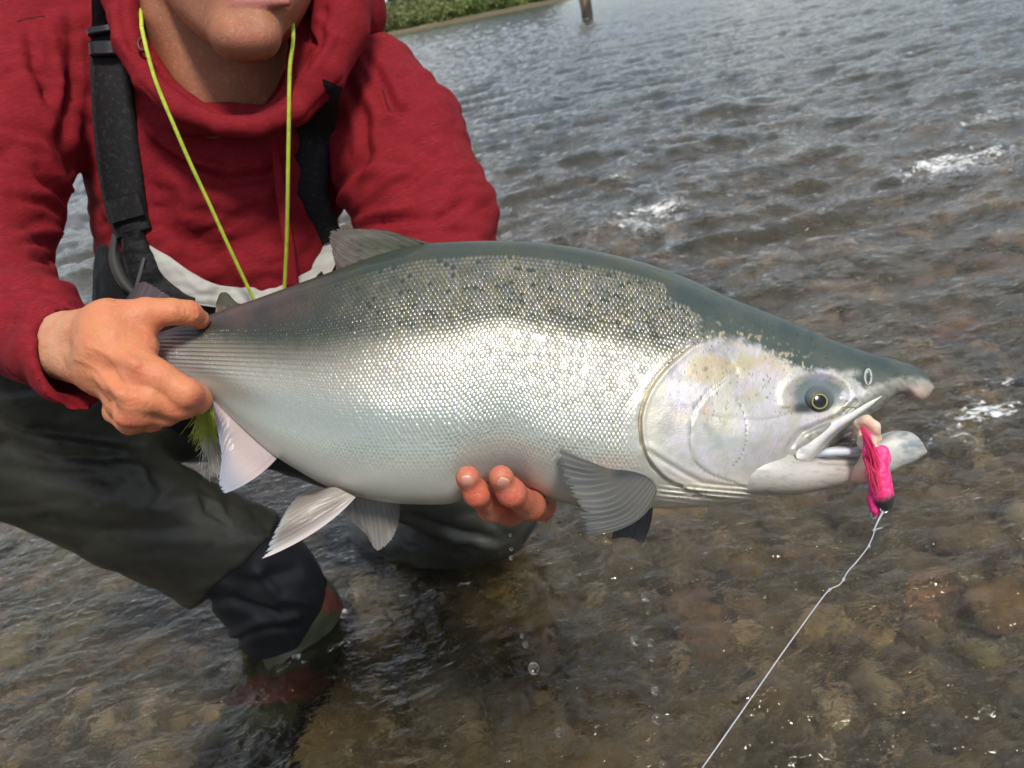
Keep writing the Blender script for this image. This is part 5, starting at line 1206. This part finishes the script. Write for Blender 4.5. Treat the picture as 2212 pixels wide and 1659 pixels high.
# wading boot under water, defined straight in world space
def wball(c, r):
    c = np.array(c, float); r = np.array(r, float)
    return lambda q: (np.linalg.norm((q - c) / r, axis=-1) - 1) * r.min()
def wcap(a, b, ra, rb):
    a, b = np.array(a, float), np.array(b, float); ba = b - a
    def f(q):
        h = np.clip((q - a) @ ba / (ba @ ba), 0, 1); return np.linalg.norm(q - a - h[..., None] * ba, axis=-1) - (ra + (rb - ra) * h)
    return f
bt = [wcap((-.42, 1.07, .03), (-.42, 1.09, -.06), .068, .072), wcap((-.43, 1.07, -.06), (-.50, .86, -.080), .066, .058), wcap((-.42, 1.13, -.07), (-.45, 1.0, -.07), .062, .066)]
sole = [wcap((-.415, 1.14, -.125), (-.51, .84, -.125), .066, .068)]
def wf(lst, k):
    def f(q):
        r = lst[0](q)
        for g_ in lst[1:]: r = smin(r, g_(q), k)
        return r
    return f
def wgeo(f, lo, hi, h, disp=None):
    v, q = nets(f, lo, hi, h); n = grad(f, v); e = np.cross(v[q[:, 1]] - v[q[:, 0]], v[q[:, 2]] - v[q[:, 0]])
    if np.sum(e * n[q[:, 0]]) < 0: q = q[:, ::-1]
    if disp is not None: v = v + n * disp(v)[:, None]
    return v, q
bfun = wf(bt, .03)
v_, q_ = wgeo(lambda q: np.maximum(bfun(q), -.118 - q[..., 2]), (-.60, .74, -.15), (-.32, 1.24, .06), .005, lambda v: .002 * noise(v * 40, 97))
yb, zb = v_[:, 1], v_[:, 2]
bc_ = mixc((0.035, 0.040, 0.022), (0.085, 0.024, 0.017), sstep(.2, .3, np.sin(yb * 42 + zb * 20) * .5 + noise(v_ * 20, 98) * .4)); bc_ = mixc(bc_, (.012, .012, .013), sstep(.90, .86, yb)); bc_ = mixc(bc_, (.012, .012, .013), sstep(-.095, -.105, zb))
boot = make_obj('wading_boot', v_, q_, mat('boot_leather', rough=.6, tint=True, bump=[(80, .4, .003)]), person, col=bc_)
v_, q_ = wgeo(lambda q: np.maximum(wf(sole, .01)(q), np.abs(q[..., 2] + .126) - .014), (-.60, .74, -.15), (-.32, 1.24, -.10), .005)
make_obj('sole', v_, q_, m_blk, boot)
for k in range(5):
    y0 = 1.03 - k * .035; x0 = -.445 - k * .010
    v, f = tube(smooth_curve([(x0 - .032, y0, -.040 - k * .002), (x0, y0 - .006, -.018 - k * .004), (x0 + .036, y0 + .004, -.040 - k * .002)], 14), .0035, 6)
    make_obj('lace', v, f, mat('lace', base=(.08, .03, .025), rough=.7), boot)

# ================================================================== SMALL THINGS
# cord round the neck
m_cord = mat('cord', base=(0.55, 0.68, 0.06), rough=0.55, tint=True, bump=[(1500, .6, .0008)])
def all_f(p): return np.minimum(np.minimum(shirt_f(p), hood_f(p)), np.minimum(neck(p), bib_f(p)))
def cord(pts, n=80, off=.006, rad=.0022):
    p, d = on_surface(pts, n, off, all_f)
    dd = d.copy()
    tt_ = np.linspace(0, 1, n); fit = np.polyval(np.polyfit(tt_, d, 2), tt_); dd = fit + np.min(np.minimum(d - fit, .004)[4:-4])
    v, f = tube(c2w(np.stack([(p[:, 0] - CX) / F_PX * dd, -(p[:, 1] - CY) / F_PX * dd, dd], -1)), rad, 8); return v, f
v1, f1 = cord([(306, 60), (318, 112), (338, 180), (372, 262), (410, 350), (452, 440), (500, 545), (552, 655)])
v2, f2 = cord([(626, 10), (633, 62), (632, 100), (626, 150), (624, 260), (622, 380), (620, 500), (614, 640)])
v3, f3 = tube(smooth_curve([W(306, 60, .872), W(310, -60, .97), W(440, -120, 1.06), W(580, -100, 1.04), W(640, -40, .93), W(626, 10, .862)], 40), .0022, 8)
cv, cf, _ = merge([(v1, f1), (v2, f2), (v3, f3)])
cn = noise(cv * 260, 3)
cd = make_obj('neck_cord', cv, cf, m_cord, origin=W(450, 440, .9), col=mixc((0.56, 0.68, 0.075), (0.40, 0.56, 0.05), sstep(-.2, .4, cn)))
tag(cd, 'thin lime green cord looped round the angler\'s neck and hanging down the red shirt', 'cord')
# feather fly hanging behind the tail fin
def strands(n, pts, spread, rad, colf, seed, segs=7, wav=.3):
    g = np.random.default_rng(seed); base = np.array([W(*q) for q in pts]); vs, fs, cl, off = [], [], [], 0
    path = smooth_curve(base, 24)
    for k in range(n):
        t0 = g.uniform(0, .35); t1 = g.uniform(.5, 1); q = path[np.clip((np.linspace(t0, t1, segs) * 23).astype(int), 0, 23)]
        off0 = g.normal(0, 1, 3) * spread * .35; off1 = off0 + g.normal(0, 1, 3) * spread
        q = q + off0 + (off1 - off0) * np.linspace(0, 1, segs)[:, None] ** 1.3 + g.normal(0, spread * wav * .2, (segs, 3))
        v, f = tube(q, rad * np.linspace(1, .3, segs), 4, False); vs.append(v); fs.append(f[0] + off); off += len(v)
        cl.append(np.repeat(colf(np.linspace(t0, t1, segs), g), 4, 0))
    return np.vstack(vs), np.vstack(fs), np.vstack(cl)
m_feath = mat('feather', rough=.8, tint=True, translucent=.5)
fly = thing('feather_fly', W(450, 940, .70), 'fluffy yellow-green and white feather fly hanging between the gripping hand and the salmon\'s anal fin', 'fly')
v, f, c = strands(420, [(440, 850, .640), (448, 905, .636), (444, 955, .636)], .0052, .0005, lambda t, g: mixc((.80, .84, .22), (.68, .76, .18), np.full(7, g.uniform(0, 1))), 3)
make_obj('yellow_feathers', v, f, m_feath, fly, col=c)
v, f, c = strands(300, [(446, 900, .640), (456, 960, .640), (472, 1025, .640)], .0042, .0005, lambda t, g: np.tile((.85, .83, .76), (7, 1)), 4)
make_obj('white_feathers', v, f, m_feath, fly, col=c)
# pink lure in the jaw
lure = thing('pink_lure', W(1903, 1040, .585), 'hot pink fishing lure with dark weighted tip hooked in the salmon\'s lower jaw', 'lure')
m_pink = mat('pink_lure', rough=.45, tint=True, sss=.2, bump=[(500, .6, .0015)])
ld = .575
lbody = union([chain([(1872, 940, .580, 9), (1878, 975, .572, 10), (1898, 1000, ld, 14), (1901, 1030, ld, 18), (1904, 1060, ld, 19), (1909, 1080, ld, 16), (1913, 1092, ld, 10)]),
               chain([(1890, 985, ld, 8), (1906, 975, ld, 9), (1912, 990, ld, 12)])], .004)
lo_, hi_ = bounds((1850, 920, ld, 12), (1935, 1105, ld, 12), (1890, 1000, ld - .02, 10), (1890, 1000, ld + .02, 10), pad=.003)
v_, q_ = sdf_geo(lbody, lo_, hi_, .0007, lambda v, n: .0003 * fbm(v * 200, 2, 7)); lx, ly = topx(v_)
lc = mixc((.90, .03, .22), (.92, .10, .32), sstep(-.2, .4, noise(v_ * 300, 8))); lc = mixc(lc, (.035, .03, .035), sstep(1066, 1088, ly + .35 * (lx - 1905) + 6 * noise(v_ * 500, 3)))
lc = mixc(lc, (.12, .01, .03), .9 * np.exp(-(((lx - 1897) / 3) ** 2 + ((ly - 1004) / 3) ** 2)))
make_obj('lure_body', c2w(v_), q_, m_pink, lure, col=lc)
v_, q_ = sdf_geo(chain([(1884, 1050, ld + .004, 7), (1886, 1080, ld + .004, 8), (1890, 1100, ld + .004, 6), (1893, 1112, ld + .004, 3)]), *bounds((1870, 1040, ld, 5), (1905, 1120, ld, 5), (1890, 1080, ld - .012, 5), (1890, 1080, ld + .016, 5), pad=.002), .0006)
make_obj('tail_strip', c2w(v_), q_, m_pink, lure, col=np.tile((.90, .04, .26), (len(v_), 1)))
v, f, c = strands(170, [(1862, 922, .578), (1880, 965, .568), (1898, 1020, .564)], .0018, .0004, lambda t, g: np.tile((.95, .09, .28), (7, 1)), 9)
make_obj('pink_fibres', v, f, m_feath, lure, col=c)
v, f, c = strands(240, [(1868, 985, .574), (1882, 1020, .566), (1900, 1070, .564)], .0018, .0004, lambda t, g: np.tile((.95, .12, .32), (7, 1)), 10)
make_obj('pink_fibres', v, f, m_feath, lure, col=c)
m_steel = mat('steel', base=(.7, .7, .68), metal=1, rough=.22)
a = np.linspace(0, 2 * PI, 24); v, f = tube(np.array([W(1910 + 8 * math.cos(t), 1100 + 8 * math.sin(t), ld - .001) for t in a]), .0007, 7, False); make_obj('hook_eye', v, f, m_steel, lure)
v, f = tube(smooth_curve([W(1893, 1108, ld + .004), W(1890, 1120, ld + .004), W(1882, 1118, ld + .003), W(1882, 1108, ld + .002)], 20), .0006, 6); make_obj('hook_point', v, f, m_steel, lure)
# skin of the lip folded round the lure: part of the fish
v_, q_ = sdf_geo(union([chain([(1850, 940, .600, 10), (1856, 916, .590, 8), (1872, 908, .584, 8), (1890, 922, .584, 8), (1896, 946, .590, 9)]), chain([(1858, 930, .596, 9), (1866, 956, .586, 10), (1886, 972, .580, 11), (1888, 1000, .582, 14), (1866, 1022, .590, 18), (1835, 1030, .600, 16)]), cap((1878, 960, .590, 13), (1872, 1010, .592, 17))], .006),
    *bounds((1810, 895, .59, 8), (1915, 1050, .59, 8), (1870, 960, .565, 5), (1870, 960, .615, 5), pad=.003), .0010, lambda v, n: .0005 * fbm(v * 180, 2, 9))
lx, ly = topx(v_); lc = mixc((.72, .52, .38), (.74, .60, .48), sstep(-.3, .3, noise(v_ * 120, 4))); lc = mixc(lc, (.70, .34, .30), .6 * sstep(990, 1030, ly)); lc = mixc(lc, (.88, .10, .30), .6 * np.exp(-(((lx - 1880) / 8) ** 2 + ((ly - 975) / 40) ** 2)))
make_obj('lip_fold', c2w(v_), q_, m_soft, salmon, col=lc)
# fishing line with knots
LN = [(1910, 1102, .576), (1903, 1116, .575), (1891, 1136, .572), (1888, 1152, .57), (1880, 1172, .568), (1872, 1186, .566), (1850, 1214, .56), (1832, 1234, .556), (1822, 1252, .553), (1812, 1264, .55), (1792, 1274, .546), (1770, 1300, .54), (1730, 1355, .53), (1680, 1425, .515), (1620, 1512, .50), (1560, 1598, .485), (1515, 1662, .475), (1440, 1770, .455), (1380, 1860, .44)]
lp = smooth_curve([W(*q) for q in LN], 420); tw = np.linspace(0, 420, 420)
sd1 = np.stack([np.cos(tw * 1.4), np.sin(tw * 1.4), np.sin(tw * 1.4 + 1)], -1) * .00018
v1, f1 = tube(lp + sd1, .00027, 6); v2, f2 = tube(lp - sd1, .00027, 6)
v3, f3 = tube([W(1888, 1146, .57), W(1896, 1142, .57), W(1906, 1140, .572)], .0004, 6)
v4, f4 = tube([W(1908, 1104, .574), W(1898, 1122, .572), W(1888, 1145, .57)], .0006, 6)
cv, cf, _ = merge([(v1, f1), (v2, f2), (v3, f3), (v4, f4)])
m_line = mat('pale_line', base=(.50, .51, .60), rough=.35)
ln = make_obj('fishing_line', cv, cf, m_line, origin=W(1700, 1400, .52)); tag(ln, 'thin pale twisted fishing line running down from the pink lure', 'fishing line')
for (x, y, d) in ((1888, 1146, .57), (1877, 1180, .567), (1822, 1252, .553), (1792, 1274, .546)):
    bm = bmesh.new(); bmesh.ops.create_icosphere(bm, subdivisions=2, radius=.0010); v_ = np.array([q.co for q in bm.verts]) * [1, 1, 1.4]; f_ = np.array([[q.index for q in p.verts] for p in bm.faces]); bm.free()
    make_obj('knot', v_ + W(x, y, d), f_, m_line, ln)
# falling water drops
m_drop = mat('water_drop', base=(1, 1, 1), rough=0.0, trans=1.0, ior=1.333)
bm = bmesh.new(); bmesh.ops.create_icosphere(bm, subdivisions=3, radius=1); dv = np.array([q.co for q in bm.verts]); dfc = np.array([[q.index for q in p.verts] for p in bm.faces]); bm.free()
o = make_obj('water_drop', dv, dfc, m_drop); drop_me = o.data; bpy.data.objects.remove(o)
DROPS = [(1395, 1288, 8, 'large oval water drop, topmost of the column falling right of centre'), (1400, 1322, 3.5, 'tiny water drop just under the topmost large drop'), (1372, 1384, 7.5, 'round water drop left of a slightly smaller one at the same height'), (1406, 1388, 6, 'round water drop right of a slightly larger one at the same height'),
         (1409, 1423, 5, 'small water drop third from the top of the right-hand column'), (1408, 1444, 2.5, 'faint speck of water under the small third drop of the column'), (1415, 1492, 6.5, 'bright ringed water drop in the lower half of the right-hand column'), (1418, 1553, 7.5, 'bright round water drop above the lowest drop of the column'), (1432, 1652, 6.5, 'water drop at the very bottom edge below the column'),
         (1153, 1444, 9, 'largest ring-shaped water drop, falling alone left of the column'), (1208, 1582, 7, 'dim water drop low down between the lone large drop and the column'), (1135, 1393, 4.5, 'small water drop above and left of the lone large drop'), (1128, 1374, 3.5, 'tiny water drop, upper of the pair above the lone large drop'), (1176, 1119, 6.5, 'water drop clinging under the knuckles of the hand below the belly'),
         (1104, 1186, 3, 'tiny water drop in the thin trickle below the fingers, middle one'), (1104, 1205, 3.5, 'tiny water drop in the thin trickle below the fingers, lowest one'), (1102, 1156, 2.6, 'tiny water drop in the thin trickle below the fingers, uppermost one'), (1392, 1176, 3.5, 'water drop hanging from the tip of the dark far pectoral fin')]
for (x, y, r, lab) in DROPS:
    o = bpy.data.objects.new('water_drop', drop_me); COL.objects.link(o); d = .575 if y > 1200 else (.655 if x < 1110 else .63); r_ = 1.35 * r * d / F_PX
    o.location = Vector(W(x, y, d)); o.scale = (r_, r_, r_ * 1.12); tag(o, lab, 'water drop', 'drops of water falling from the fish and hand')
